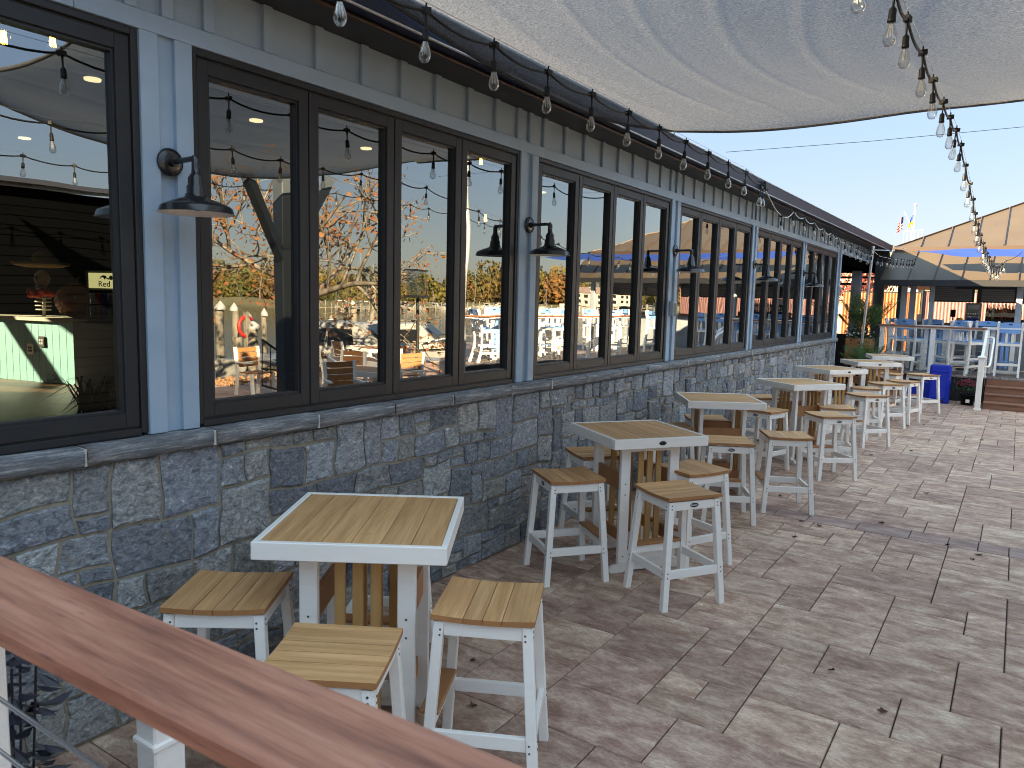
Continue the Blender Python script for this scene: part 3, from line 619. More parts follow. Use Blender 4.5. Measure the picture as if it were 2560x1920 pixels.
# ================================================================ stools and tables
def make_stool():
    t = thing('bar_stool', 'x', 'stool', (0, 0, 0))
    HS, A = .745, .21
    xs = [-A, -.078, 0.0, .078, A]
    zf = lambda x: HS-.010+.010*(x/A)**2
    for k in range(4):
        a, b = xs[k]+.0012, xs[k+1]-.0012; n = 4; mb = MB(); vs = []
        bulge = .006
        for yy in (-A, A):
            for q in range(n+1):
                x = a+(b-a)*q/n; vs.append((x, yy, zf(x))); 
            for q in range(n+1):
                x = a+(b-a)*q/n; vs.append((x, yy, zf(x)-.022))
        m1 = n+1; N2 = 2*m1; top = []; side = []
        for q in range(n):
            top.append((q, q+1, N2+q+1, N2+q)); side.append((m1+q, N2+m1+q, N2+m1+q+1, m1+q+1))
            side.append((q, m1+q, m1+q+1, q+1)); side.append((N2+q, N2+q+1, N2+m1+q+1, N2+m1+q))
        side.append((0, N2, N2+m1, m1)); side.append((n, m1+n, N2+m1+n, N2+n))
        r0 = k*.21; mb.add(vs, top, 0, r0); mb.add(vs, side, 1, r0); mb.build('seat_plank', [teak, teak_edge], t, False)
    top_h, bot_h = .178, .226
    for sx in (-1, 1):
        for sy in (-1, 1):
            mb = MB(); p = Vector((sx*top_h, sy*top_h, .706)); q = Vector((sx*bot_h, sy*bot_h, 0)); h = .0215
            vs = [(p.x-h, p.y-h, .713), (p.x+h, p.y-h, .713), (p.x+h, p.y+h, .713), (p.x-h, p.y+h, .713), (q.x-h, q.y-h, 0), (q.x+h, q.y-h, 0), (q.x+h, q.y+h, 0), (q.x-h, q.y+h, 0)]
            c = .003
            mb2 = []
            for (x, y, z) in vs: mb2.append((x, y, z))
            # chamfered square section
            ring = lambda cx, cy, z: [(cx-h+c, cy-h, z), (cx+h-c, cy-h, z), (cx+h, cy-h+c, z), (cx+h, cy+h-c, z), (cx+h-c, cy+h, z), (cx-h+c, cy+h, z), (cx-h, cy+h-c, z), (cx-h, cy-h+c, z)]
            v8 = ring(p.x, p.y, .713)+ring(q.x, q.y, 0)
            mb.add(v8, [tuple(range(8)), tuple(reversed(range(8, 16)))]+[(k, 8+k, 8+(k+1) % 8, (k+1) % 8) for k in range(8)]); mb.build('leg', white, t, False)
    lp = lambda z: top_h+(bot_h-top_h)*(1-z/.706)
    def rail(side, z0, z1, name='rail', mat_=None):
        mb = MB(); e = lp((z0+z1)/2); hw = .012; L_ = e-.0205
        if side in ('x+', 'x-'):
            c = e*(1 if side == 'x+' else -1); mb.box(c-hw, c+hw, -L_, L_, z0, z1, bev=.0025)
        else:
            c = e*(1 if side == 'y+' else -1); mb.box(-L_, L_, c-hw, c+hw, z0, z1, bev=.0025)
        return mb.build(name, mat_ or white, t, False)
    aprons = [rail(s, .652, .711, 'apron') for s in ('x+', 'x-', 'y+', 'y-')]
    for s in ('x+', 'y+', 'y-'): rail(s, .205, .262, 'rung')
    rail('x-', .245, .302, 'rung')
    mb = MB(); e = lp(.3); mb.box(-e-.052, -e+.030, -e+.024, e-.024, .303, .322, bev=.004); mb.build('footrest', teak_edge, t, False)
    RX = Matrix.Translation((lp(.68)+.013, 0, .682)) @ Matrix.Rotation(PI/2, 4, 'Y') @ Matrix.Diagonal((.45, 1, 1, 1))
    mb = MB(); mb.lathe([(.001, .003), (.030, .003), (.033, .001), (.033, -.003)], 20, RX); b = mb.build('badge', badge_m, aprons[0], False)
    mb = MB()
    for q in range(7): mb.box(lp(.68)+.0163, lp(.68)+.0168, -.020+q*.006, -.0165+q*.006, .678, .6865)
    mb.box(lp(.68)+.0163, lp(.68)+.0168, -.027, -.022, .677, .689); mb.build('badge_lettering', badge_w, aprons[0], False)
    mb = MB()
    for s in (-1, 1):
        for z in (.69, .668, .25, .22):
            e = lp(z)
            for a in (-1, 1):
                mb.lathe([(.0045, .0015), (.0045, -.002)], 8, Matrix.Translation((s*(e+.0225), a*e, z)) @ Matrix.Rotation(s*PI/2, 4, 'Y'))
                mb.lathe([(.001, .0015), (.0045, .0015)], 8, Matrix.Translation((s*(e+.0225), a*e, z)) @ Matrix.Rotation(s*PI/2, 4, 'Y'))
                mb.lathe([(.001, .0015), (.0045, .0015), (.0045, -.002)], 8, Matrix.Translation((a*(e-.008), s*(e+.0225), z-.01)) @ Matrix.Rotation(-s*PI/2, 4, 'X'))
    tag(mb.build('bolt_heads', bolt_m, t, False), kind='stuff')
    return t
def make_table():
    t = thing('bar_table', 'x', 'table', (0, 0, 0)); H, S = 1.026, .387
    for k, (x0, x1, y0, y1) in enumerate(((-S, -S+.026, -S, S), (S-.026, S, -S, S), (-S+.0265, S-.0265, -S, -S+.026), (-S+.0265, S-.0265, S-.026, S))):
        mb = MB(); mb.box(x0, x1, y0, y1, H-.073, H, bev=.003); mb.build('rim', white, t, False)
    n = 6; w = (2*S-.054)/n
    for k in range(n):
        y0 = -S+.027+k*w; mb = MB(); mb.box(-S+.027, S-.027, y0+.0012, y0+w-.0012, H-.022, H-.003, bev=.0015, rnd=k*.17); mb.build('plank', teak_x, t, False)
    mb = MB(); mb.box(-S+.03, S-.03, -S+.03, S-.03, H-.05, H-.024); mb.build('under_board', white, t, False)
    FX, FY = .215, .205
    for sx in (-1, 1):
        for sy in (-1, 1):
            mb = MB(); mb.box(sx*FX-.018, sx*FX+.018, sy*FY-.038, sy*FY+.038, .045, H-.051, bev=.003); mb.build('leg', white, t, False)
        mb = MB(); mb.box(sx*FX-.017, sx*FX+.017, -FY+.039, FY-.039, .90, .974, bev=.002); mb.build('top_bar', white, t, False)
        mb = MB(); mb.box(sx*FX-.017, sx*FX+.017, -FY+.039, FY-.039, .075, .145, bev=.002); mb.build('bottom_bar', white, t, False)
        pts = [(-.31, 0), (-.205, 0), (-.195, .012), (.195, .012), (.205, 0), (.31, 0), (.322, .012), (.325, .03), (.315, .05), (.295, .058), (.25, .06), (.245, .075), (-.245, .075), (-.25, .06), (-.295, .058), (-.315, .05), (-.325, .03), (-.322, .012)]
        Mx = Matrix(((0, 0, 1, 0), (1, 0, 0, 0), (0, 1, 0, 0), (0, 0, 0, 1)))
        mb = MB(); x = sx*(FX+.0); mb.prism(pts, x-.045 if sx < 0 else x+.019, x-.019 if sx < 0 else x+.045, Mx); mb.build('foot', white, t, False)
        for k in range(3):
            y = -.075+.075*k; mb = MB(); mb.box(sx*FX-.010, sx*FX+.010, y-.022, y+.022, .146, .899, bev=.002, rnd=k*.3); mb.build('slat', teak_v, t, False)
    for sy in (-1, 1):
        mb = MB(); mb.box(-FX+.0185, FX-.0185, sy*FY-.012, sy*FY+.012, .60, .735, bev=.003); mb.build('stretcher', teak_edge, t, False)
        mb = MB(); mb.box(-FX+.0185, FX-.0185, sy*(FY-.02)-.012, sy*(FY-.02)+.012, .20, .29, bev=.003); mb.build('stretcher', teak_edge, t, False)
    RX = Matrix.Translation((S+.001, 0, H-.037)) @ Matrix.Rotation(PI/2, 4, 'Y') @ Matrix.Diagonal((.5, 1, 1, 1))
    mb = MB(); mb.lathe([(.001, .003), (.027, .003), (.030, .001), (.030, -.002)], 20, RX); mb.build('badge', badge_m, t, False)
    mb = MB()
    for sx in (-1, 1):
        for sy in (-1, 1):
            for z in (.66, .58, .11): mb.lathe([(.001, .0015), (.005, .0015), (.005, -.002)], 8, Matrix.Translation((sx*(FX+.0185), sy*FY, z)) @ Matrix.Rotation(sx*PI/2, 4, 'Y'))
    tag(mb.build('bolt_heads', bolt_m, t, False), kind='stuff')
    return t
tab0 = make_table(); st0 = make_stool()
R = math.radians
TABLES = [(.971, 2.358, -57.4+180), (.91, 5.303, -36.4), (.739, 7.719, 31), (.986, 10.159, 51.6), (.84, 12.84, -35), (1.08, 15.08, -57), (1.12, 17.2, 18)]
TL = ['nearest square bar table, no badge on its white rim, beside the wooden rail', 'square bar table with a black oval badge on its rim, ringed by four stools', 'third square bar table from the camera, brown stretcher facing out',
      'fourth square bar table from the camera, its slatted side turned to view', 'fifth square bar table from the camera, half hidden by the fourth', 'sixth square bar table from the camera, standing before the farthest one', 'farthest square bar table, in front of the small potted palm']
for i, (x, y, a) in enumerate(TABLES):
    if i == 0: tab0.location = (x, y, 0); tab0.rotation_euler = (0, 0, R(a)); tab0['label'] = TL[0]; tab0['group'] = 'white and teak bar tables along the wall'
    else: instance(tab0, (x, y, 0), R(a), TL[i], 'white and teak bar tables along the wall')
STOOLS = [(1.531, 2.508, 26.4, 'stool nearest the camera on the right, standing right of the first table'), (.59, 1.92, 215, 'stool tucked between the stone wall and the first table, left of it'), (1.36, 1.78, -60, 'stool partly hidden behind the brown handrail in front of the first table'), (.50, 2.95, 120, 'stool mostly hidden behind the nearest table'),
  (.649, 4.713, 231, 'stool left of the second table, its badge facing left'), (1.452, 4.805, -33.3, 'stool in front of the second table with its badge facing the camera'), (1.27, 5.54, 64, 'stool right of the second table, seat boards running away'), (.44, 5.58, 140, 'stool behind the second table against the stone wall'),
  (1.466, 7.605, 28, 'sunlit cream looking stool standing apart on the open pavers'), (1.12, 6.89, -62, 'stool with badge in front of the third table, behind the second'), (.50, 8.08, 122, 'stool pushed under the third table from behind'), (.38, 7.3, 215, 'stool at the left of the third table by the stone wall'),
  (.80, 9.25, 255, 'stool between the third and fourth tables'), (1.53, 9.38, -48, 'stool with badge in front of the fourth table'), (1.43, 10.2, 20, 'stool right of the fourth table, behind the badged one'), (.45, 10.55, 140, 'stool behind the fourth table near the stone wall'),
  (1.54, 11.95, -40, 'stool with badge in front of the fifth table'), (1.33, 13.0, 20, 'stool right of the fifth table, mostly hidden'), (.45, 13.45, 130, 'stool behind the fifth table near the wall'),
  (1.51, 13.98, -45, 'stool with badge in front of the sixth table'), (1.68, 14.75, -15, 'stool right of the sixth table, without visible badge'), (1.82, 16.5, -40, 'farthest stool, standing before the blue plastic panel'), (1.27, 16.1, -100, 'stool half hidden in front of the farthest table')]
for i, (x, y, a, lab) in enumerate(STOOLS):
    if i == 0: st0.location = (x, y, 0); st0.rotation_euler = (0, 0, R(a)); st0['label'] = lab; st0['group'] = 'white stools with teak seats'
    else: instance(st0, (x, y, 0), R(a), lab, 'white stools with teak seats')

# ================================================================ near handrail
hr = thing('handrail', 'reddish brown composite drink rail on white posts in the foreground', 'railing', (2, .49, .55))
mb = MB(); ycap0, ycap1, ZC = .415, .555, 1.548
prof = [(ycap0+.004, ZC-.030), (ycap0, ZC-.026), (ycap0, ZC-.006), (ycap0+.006, ZC), (ycap1-.006, ZC), (ycap1, ZC-.006), (ycap1, ZC-.026), (ycap1-.004, ZC-.030)]
SK = lambda x: .034*(x-2.3)
vs = [(-.6, y+SK(-.6)+.012, z) for y, z in prof]+[(5.2, y+SK(5.2)+.012, z) for y, z in prof]
mb.add(vs, [(k, (k+1) % 8, 8+(k+1) % 8, 8+k) for k in range(8)]+[tuple(reversed(range(8))), tuple(range(8, 16))]); mb.build('rail_cap', rail_m, hr)
for x in (1.905, .55, 3.9):
    mb = MB(); mb.box(x-.04, x+.04, .448, .528, .55, 1.515, bev=.004); mb.box(x-.05, x+.05, .438, .538, 1.47, 1.5165, bev=.006); mb.build('post', white, hr)
mb = MB(); mb.box(-.6, 5.2, .468, .508, 1.455, 1.469); 
for z in (1.36, 1.27, 1.18, 1.09, 1.0, .9, .8): mb = MB(); mb.tube([(-.6, .488, z), (5.2, .488, z)], .0035, 6); mb.build('cable', steel_m, hr)
mb = MB(); mb.box(1.375, 1.465, 1.055, 1.145, 0, .85, bev=.005); mb.box(1.362, 1.478, 1.042, 1.158, .85, .875, bev=.005); mb.box(1.368, 1.472, 1.048, 1.152, .77, .79, bev=.004); sname(mb, 'newel_post', white, 'white newel post standing below the brown handrail near the left corner', 'post', (1.42, 1.1, 0))
mb = MB(); mb.box(-.5, 6, -4, .56, .40, .55); struct(mb.build('near_deck', deck_m))
# dark leaved plant at the lower left
PX_, PY_ = 1.40, .72
pl = thing('purple_plant', 'plant with dark purple black leaves beneath the handrail at far left', 'plant', (PX_, PY_, 0.0)); random.seed(9)
mb = MB()
for k in range(300):
    a = random.uniform(0, 2*PI); z = random.uniform(.5, 1.2); r_ = random.uniform(.01, .11); c = Vector((PX_+r_*math.cos(a), PY_+r_*math.sin(a), z)); L_ = random.uniform(.04, .075); w = L_*.26
    d = Vector((math.cos(a), math.sin(a), random.uniform(-.9, .2))).normalized(); s_ = d.cross(Vector((0, 0, 1))).normalized(); up_ = s_.cross(d)*L_*.10
    mb.add([c, c+d*L_*.25+s_*w*.75-up_, c+d*L_*.55+s_*w-up_, c+d*L_, c+d*L_*.55-s_*w-up_, c+d*L_*.25-s_*w*.75-up_, c+d*L_*.5], [(0, 1, 2, 6), (2, 3, 6), (3, 4, 6), (4, 5, 0, 6)], 0, random.random())
tag(mb.build('foliage', purple_leaf, pl), kind='stuff')
mb = MB()
for k in range(6): a = k*1.05; mb.tube([(PX_+.03*math.cos(a), PY_+.03*math.sin(a), .3), (PX_+.08*math.cos(a), PY_+.08*math.sin(a), 1.15)], .003, 5)
mb.build('stem', purple_leaf, pl)
mb = MB(); mb.lathe([(.001, 0), (.13, 0), (.16, .32), (.15, .32), (.14, .27), (.001, .27)], 18, Matrix.Translation((PX_, PY_, 0))); mb.build('pot', black_plastic, pl)

# ================================================================ shade sail, strings of bulbs, wires
def bez_chain(pts, n):    # resample a polyline through points (Catmull-Rom)
    P = [Vector(p) for p in pts]; P = [2*P[0]-P[1]]+P+[2*P[-1]-P[-2]]; out = []
    segs = len(P)-3
    for i in range(n+1):
        t = i/n*segs; k = min(int(t), segs-1); u = t-k; a, b, c, d_ = P[k:k+4]
        out.append(.5*((2*b)+(c-a)*u+(2*a-5*b+4*c-d_)*u*u+(3*b-a-3*c+d_)*u**3))
    return out
NS = 110
leftE = bez_chain([(.47, 2.2, 3.58), (.46, 3.0, 3.50), (.46, 3.8, 3.42), (.45, 4.7, 3.39), (.46, 5.7, 3.43), (.62, 6.48, 3.50)], NS)
rightE = bez_chain([(4.7, 2.9, 3.85), (4.3, 3.6, 3.52), (3.95, 5.1, 3.26), (3.95, 6.7, 3.48), (4.25, 9.3, 4.14)], NS)
nearE = bez_chain([(.47, 2.2, 3.58), (1.6, 2.5, 3.50), (3.0, 2.7, 3.58), (4.7, 2.9, 3.85)], NS)
farE = bez_chain([(.62, 6.48, 3.50), (1.05, 6.72, 3.50), (1.44, 6.9, 3.52), (1.96, 7.0, 3.55), (2.47, 7.12, 3.60), (3.17, 7.55, 3.70), (4.25, 9.3, 4.14)], NS)
mb = MB(); vs = []; random.seed(4)
for i in range(NS+1):
    v = i/NS
    for j in range(NS+1):
        u = j/NS
        p = leftE[i]*(1-u)+rightE[i]*u+nearE[j]*(1-v)+farE[j]*v-(leftE[0]*(1-u)*(1-v)+rightE[0]*u*(1-v)+leftE[NS]*(1-u)*v+rightE[NS]*u*v)
        e = 16*u*(1-u)*v*(1-v); q_ = v*.55+u*.25; fold = math.sin(u*34-v*9+2.2*math.sin(q_*6))*.45+max(0, math.sin(u*47+v*4+1.5*math.sin(v*4)))**14*1.6+math.sin(u*90-v*17)*.12
        p = p+Vector((0, 0, .40*min(1, e)**.7+fold*.0045*min(1, e*2.2))); vs.append(p)
fs = [(i*(NS+1)+j, i*(NS+1)+j+1, (i+1)*(NS+1)+j+1, (i+1)*(NS+1)+j) for i in range(NS) for j in range(NS)]
sail = thing('shade_sail', 'large grey knitted shade sail stretched over the patio', 'shade sail', (2.4, 5, 3.5))
mb.add(vs, fs, 0, 0, True); mb.build('cloth', sail_m, sail)
mb = MB(); mb.tube(leftE[::5], .012, 6); mb.tube(farE[::5], .012, 6); mb.tube(rightE[::5], .012, 6); mb.tube(nearE[::5], .012, 6); mb.build('hem', sail_m, sail)
mb = MB(); mb.tube([farE[0], (.44, 6.9, 3.55)], .004, 5); mb.tube([rightE[NS], (5.2, 11.2, 4.5)], .004, 5); mb.tube([leftE[0], (.3, 1.8, 3.62)], .004, 5); mb.tube([rightE[0], (6.2, 2.2, 4.2)], .004, 5); mb.build('stay_wire', steel_m, sail)
for (x, y, h, lab) in ((5.25, 11.3, 4.6, 'tall steel sail mast past the far corner of the grey sail'), (6.3, 2.1, 4.4, 'steel sail mast out by the near corner of the grey sail')):
    mb = MB(); mb.tube([(x, y, 0), (x, y, h)], .05, 12); mb.lathe([(.001, 0), (.12, 0), (.12, .012), (.05, .014)], 14, Matrix.Translation((x, y, 0))); sname(mb, 'sail_mast', pole_m, lab, 'mast', (x, y, 0))

SOCK = MB(); SOCK.lathe([(.006, .0), (.008, -.02), (.006, -.03), (.005, -.075), (.011, -.082), (.016, -.088), (.0165, -.128), (.018, -.130), (.018, -.142), (.012, -.143)], 10); SOCK.box(-.015, .015, -.024, .024, -.014, .014); SOCK.tube([(0, 0, .0), (0, 0, .035)], .005, 6)
BS = .90; RS = .92
SOCK.v = [(x*RS, y*RS, z*BS) for x, y, z in SOCK.v]
SOCK_ME = SOCK.mesh('bulb_socket', black_plastic)
BULB = MB(); BULB.lathe([(.013, -.140), (.015, -.152), (.022, -.172), (.028, -.196), (.0295, -.212), (.026, -.228), (.016, -.240), (.001, -.244)], 14); BULB.v = [(x*RS, y*RS, z*BS) for x, y, z in BULB.v]; BULB_ME = BULB.mesh('glass_bulb', bulb_glass)
FIL = MB(); 
for k in range(4): FIL.tube([(.004*math.cos(k*1.57), .004*math.sin(k*1.57), -.145), (.008*math.cos(k*1.57), .008*math.sin(k*1.57), -.17), (.010*math.cos(k*1.57), .010*math.sin(k*1.57), -.205)], .0011, 4)
FIL.v = [(x*RS, y*RS, z*BS) for x, y, z in FIL.v]
FIL_ME = FIL.mesh('bulb_filament', mat('pale_filament', [(.6, .56, .45)], rough=.4))
def light_string(label, nodes, hangs, wire=True, cable_mat=black_plastic, sag=.035, lead=None, group='strings of clear bulbs'):
    t = thing('light_string', label, 'string lights', nodes[0], 0, group); o = Vector(nodes[0])
    pts = []
    for a, b in zip(nodes[:-1], nodes[1:]): pts += sag_curve(a, b, sag*min(1, (Vector(b)-Vector(a)).length/.55), 6)[:-1]
    pts.append(Vector(nodes[-1]))
    if lead: pts = [Vector(p) for p in lead]+pts
    mb = MB(); mb.tube(pts, .0068, 6); mb.build('cable', cable_mat, t)
    if wire:
        mb = MB(); mb.tube([Vector(n)+Vector((0, 0, .035)) for n in nodes], .0016, 4); mb.build('support_wire', steel_m, t)
    for n in hangs:
        a = random.uniform(0, PI)
        s_ = obj('bulb_socket', SOCK_ME, t, Vector(n)-o); s_.rotation_euler = (random.uniform(-.06, .06), random.uniform(-.06, .06), a)
        b = obj('glass_bulb', BULB_ME, s_); obj('bulb_filament', FIL_ME, s_)
random.seed(31)
A = [(1.0, 1.11+.52*k, 3.25) for k in range(14)]
A[-1] = (1.0, 7.87, 3.21)
light_string('string of clear bulbs on black cable running along the grey sail edge above the windows', A+[(.84, 8.5, 3.28), (.46, 9.9, 3.46)], A+[(.84, 8.5, 3.28)])
A2 = [(.46, 10.77, 3.21), (.46, 11.42, 3.34), (.46, 12.07, 3.32), (.46, 12.74, 3.31), (.46, 13.39, 3.27), (.46, 14.04, 3.25), (.46, 14.66, 3.23), (.46, 15.31, 3.20), (.46, 15.95, 3.17), (.46, 16.6, 3.16), (.46, 17.11, 3.14), (.46, 17.83, 3.13), (.46, 18.4, 3.16)]
light_string('string of clear bulbs looped on pale cable along the far eave to the leaning pole', A2+[(.45, 18.5, 3.28)], A2, False, pole_m, .05, [(.46, 9.9, 3.46), (.47, 10.4, 3.26)])
P2s = [(.54, 18.7, 3.16), (.6, 18.9, 3.14), (.67, 19.1, 3.13), (.72, 19.3, 3.12), (.75, 19.5, 3.11), (.81, 19.7, 3.12), (.86, 19.9, 3.12), (.9, 20.1, 3.12), (.94, 20.3, 3.12), (.97, 20.5, 3.13), (1.01, 20.7, 3.14), (1.04, 20.9, 3.17)]
light_string('short close set string of bulbs between the leaning pole and the tan roof', [(.45, 18.5, 3.28)]+P2s, P2s, False, pole_m, .03)
Bs = [(2.72, 2.35, 3.24), (2.74, 2.9, 3.22), (2.77, 3.42, 3.25), (2.75, 3.95, 3.30), (2.76, 4.5, 3.3), (2.76, 5.05, 3.3), (2.77, 5.6, 3.3), (2.77, 6.15, 3.32), (2.77, 6.7, 3.34), (2.77, 7.25, 3.33), (2.78, 7.8, 3.25), (2.79, 8.35, 3.17), (2.80, 8.9, 3.09), (2.80, 9.45, 3.01), (2.81, 10.0, 2.95), (2.82, 10.55, 2.88), (2.83, 11.1, 2.82), (2.83, 11.65, 2.80), (2.82, 12.2, 2.81), (2.82, 12.75, 2.80), (2.83, 13.3, 2.78), (2.84, 13.85, 2.75), (2.86, 14.4, 2.71), (2.89, 14.95, 2.70), (2.91, 15.5, 2.74), (2.94, 16.05, 2.82), (2.97, 16.6, 2.9)]
light_string('long string of clear bulbs drooping across the sky at upper right', Bs+[(3.2, 20.4, 3.3)], Bs)
C1 = [(5.4, 2.2+.55*k, 3.45-.10*math.sin(k*.35)) for k in range(20)]
light_string('outer string of clear bulbs out over the open patio, seen mirrored in the windows', C1, C1)
mb = MB(); mb.tube([(.44, 8.4, 3.66), (1.8, 9.2, 3.80), (3.3, 10.1, 3.99), (6.5, 12, 4.4)], .0028, 5); sname(mb, 'guy_wire', black_plastic, 'thin dark wire crossing the open sky beyond the sail', 'wire', (.44, 8.4, 3.66))
# junction box on the gutter
mb = MB(); mb.box(.44, .50, 9.8, 9.95, 3.44, 3.54, bev=.01); sname(mb, 'junction_box', black_plastic, 'small black junction box on the gutter where the bulb strings meet', 'junction box', (.47, 9.87, 3.44))
# fallen leaves
random.seed(17)
LV = [(1.92, 7.16), (1.76, 7.21), (2.37, 7.63), (2.93, 7.27), (3.16, 7.14), (1.82, 6.66), (1.76, 11.11), (2.17, 11.83), (1.84, 14.41), (2.15, 15.65), (2.06, 14.73), (2.95, 13.59), (3.40, 16.64), (1.35, 8.03), (2.58, 4.3), (2.88, 3.99), (1.21, 2.84), (.93, 3.21), (3.13, 6.97), (2.6, 9.2), (3.0, 11.5)]
LLAB = ['by the legs of the sunlit stool', 'just left of the pair by the sunlit stool', 'on the dark paver course, leftmost', 'below the dark paver course at right of centre', 'near the right end of the dark paver course', "in front of the third table's badged stool", 'beside the badged stool of the fifth table', 'on open pavers level with the fifth table', "in front of the sixth table's stool, leftmost", 'on open pavers before the blue panel', 'beside the farthest stools', 'on open pavers at the right, level with the fifth table', 'small and far, near the deck steps', 'on the brown sunlit pavers behind the cream stool', 'in the middle of the bare pavers, level with the second table', 'largest on the bare pavers in the right foreground', 'large, below the rungs of the nearest right stool', "behind the nearest right stool's legs", 'above the dark course at the right edge', "on pavers between the third and fourth tables' line", 'alone at the right edge, level with the fourth table']
for i, (x, y) in enumerate(LV):
    mb = MB(); r_ = random.uniform(.02, .04)*(1.3 if i == 16 else 1); a0 = random.uniform(0, 6); vs = [(x, y, .004)]; n = 10
    for k in range(n):
        rr = r_*(1 if k % 2 == 0 else .55)*random.uniform(.75, 1.15); a = a0+2*PI*k/n; vs.append((x+rr*math.cos(a), y+rr*.8*math.sin(a), .004+random.uniform(0, .016)))
    mb.add(vs, [(0, 1+k, 1+(k+1) % n) for k in range(n)], 0, random.random())
    sname(mb, 'fallen_leaf', dry_leaf, 'dry brown leaf '+LLAB[i], 'leaf', (x, y, 0), 'dry leaves on the pavers')
# ================================================================ raised deck, stairs, railings
ZD = .55
deck = bpy.data.objects.new('raised_deck', None); COL.objects.link(deck); deck['kind'] = 'structure'
def yfront(x):
    if x < 2.2: return 19.3-.08*(x-.4)
    if x < 5.2: return 19.15
    if x < 6.3: return 19.15-(x-5.2)*5.9
    return 12.4+(x-6.3)*1.235
x = .35; random.seed(13)
while x < 11.4:
    w = .142; y0 = max(yfront(x), yfront(x+w)) if x > 5.2 else yfront(x+w/2)
    mb = MB(); mb.box(x, x+w-.006, y0-.02, 21.9, ZD-.03, ZD, bev=.003, rnd=random.random()); mb.build('deck_board', deck_m, deck); x += w
x = .35
while x < 5.2:
    mb = MB(); y0 = yfront(x+.07)+.01; mb.box(x, x+.138, y0, y0+.03, .0, ZD-.035, bev=.003); mb.build('skirt_board', skirt_m, deck); x += .142
mb = MB(); mb.add([(6.32, 12.45, 0), (5.22, 19.1, 0), (5.22, 19.1, .515), (6.32, 12.45, .515)], [(0, 1, 2, 3)]); mb.add([(6.32, 12.45, 0), (11.4, 18.72, 0), (11.4, 18.72, .515), (6.32, 12.45, .515)], [(3, 2, 1, 0)]); mb.build('skirt_panel', skirt_m, deck)
mb = MB(); mb.box(.35, .38, 19.35, 21.9, 0, ZD-.04); mb.build('skirt_end', skirt_m, deck)
stair = thing('deck_stairs', 'brown composite steps rising from the patio to the raised deck', 'steps', (4, 18.4, 0))
for k in range(4):
    y = 18.0+.35*k; z = .1375*k
    mb = MB(); mb.box(2.80, 5.1, y, y+.022, z, z+.1375-.026, rnd=random.random()); mb.build('riser', step_m, stair)
    if k < 3:
        mb = MB(); mb.box(2.80, 5.1, y-.025, y+.175, z+.1375-.025, z+.1375, bev=.003, rnd=random.random()); mb.build('tread', step_m, stair)
        mb = MB(); mb.box(2.80, 5.1, y+.179, y+.35, z+.1375-.025, z+.1375, bev=.003, rnd=random.random()); mb.build('tread', step_m, stair)
mb = MB(); mb.add([(2.79, 18.0, 0), (2.79, 19.1, 0), (2.79, 19.1, .5), (2.79, 18.0, .11)], [(0, 1, 2, 3)]); mb.build('stringer', step_m, stair)
RT = 1.60
def railing(label, pts, posts_at, cap_w=.14, cat='railing', cap=True):
    t = thing('deck_railing', label, cat, (pts[0][0], pts[0][1], ZD))
    for a, b in zip(pts[:-1], pts[1:]):
        if cap: mb = MB(); mb.bar((a[0], a[1], RT), (b[0], b[1], RT), cap_w, .03, bev=.005); mb.build('rail_cap', rail_m, t)
        mb = MB(); mb.bar((a[0], a[1], RT-.035), (b[0], b[1], RT-.035), .05, .035, bev=.004); mb.build('top_rail', white, t)
        for k in range(8):
            z = ZD+.10+.115*k; mb = MB(); mb.tube([(a[0], a[1], z), (b[0], b[1], z)], .003, 4); mb.build('cable', steel_m, t)
    for (x, y) in posts_at:
        mb = MB(); mb.box(x-.05, x+.05, y-.05, y+.05, ZD, RT-.017, bev=.005); mb.box(x-.065, x+.065, y-.065, y+.065, ZD, ZD+.03, bev=.005); mb.build('post', white, t)
    return t
railing('white cable railing with brown cap along the front edge of the deck', [(.62, 20.9), (.62, 19.32), (2.72, 19.25)], [(2.72, 19.25), (.66, 19.36), (1.70, 19.3), (.66, 20.8)])
railing('white cable railing on the far side of the deck steps', [(5.25, 19.2), (6.4, 12.6), (11.2, 18.5)], [(5.25, 19.2), (5.65, 17.0), (6.03, 14.8), (6.4, 12.62), (7.8, 14.35), (9.2, 16.1), (11.1, 18.4)])
t = thing('stair_handrail', 'white newel post with slanting stair rail and looped white grab bar', 'handrail', (2.72, 17.65, 0))
mb = MB(); mb.box(2.67, 2.77, 17.6, 17.7, .02, 1.06, bev=.006); mb.box(2.655, 2.785, 17.585, 17.715, 0, .04, bev=.006); mb.build('newel', white, t)
mb = MB(); mb.box(2.645, 2.795, 17.575, 17.725, 1.05, 1.075, bev=.006); mb.box(2.66, 2.78, 17.59, 17.71, 1.02, 1.045, bev=.005); mb.add([(2.65, 17.58, 1.075), (2.79, 17.58, 1.075), (2.79, 17.72, 1.075), (2.65, 17.72, 1.075), (2.72, 17.65, 1.115)], [(0, 1, 4), (1, 2, 4), (2, 3, 4), (3, 0, 4)]); mb.build('post_cap', white, t)
mb = MB(); mb.bar((2.72, 17.7, .98), (2.72, 19.2, 1.52), .055, .09, bev=.008); mb.bar((2.72, 17.7, .16), (2.72, 19.2, .68), .04, .05, bev=.006); mb.build('top_rail', white, t)
for k in range(9):
    y = 17.85+.15*k; mb = MB(); mb.bar((2.72, y, .20+(y-17.7)*.35), (2.72, y, .95+(y-17.7)*.36), .022, .022); mb.build('baluster', white, t)
mb = MB(); mb.tube([(2.74, 19.1, 1.42), (2.82, 19.08, 1.42), (2.86, 19.02, 1.41), (2.87, 18.92, 1.37), (2.86, 18.0, .93), (2.85, 17.9, .88), (2.82, 17.86, .87), (2.76, 17.86, .87)], .019, 10); mb.build('grab_bar', white, t)

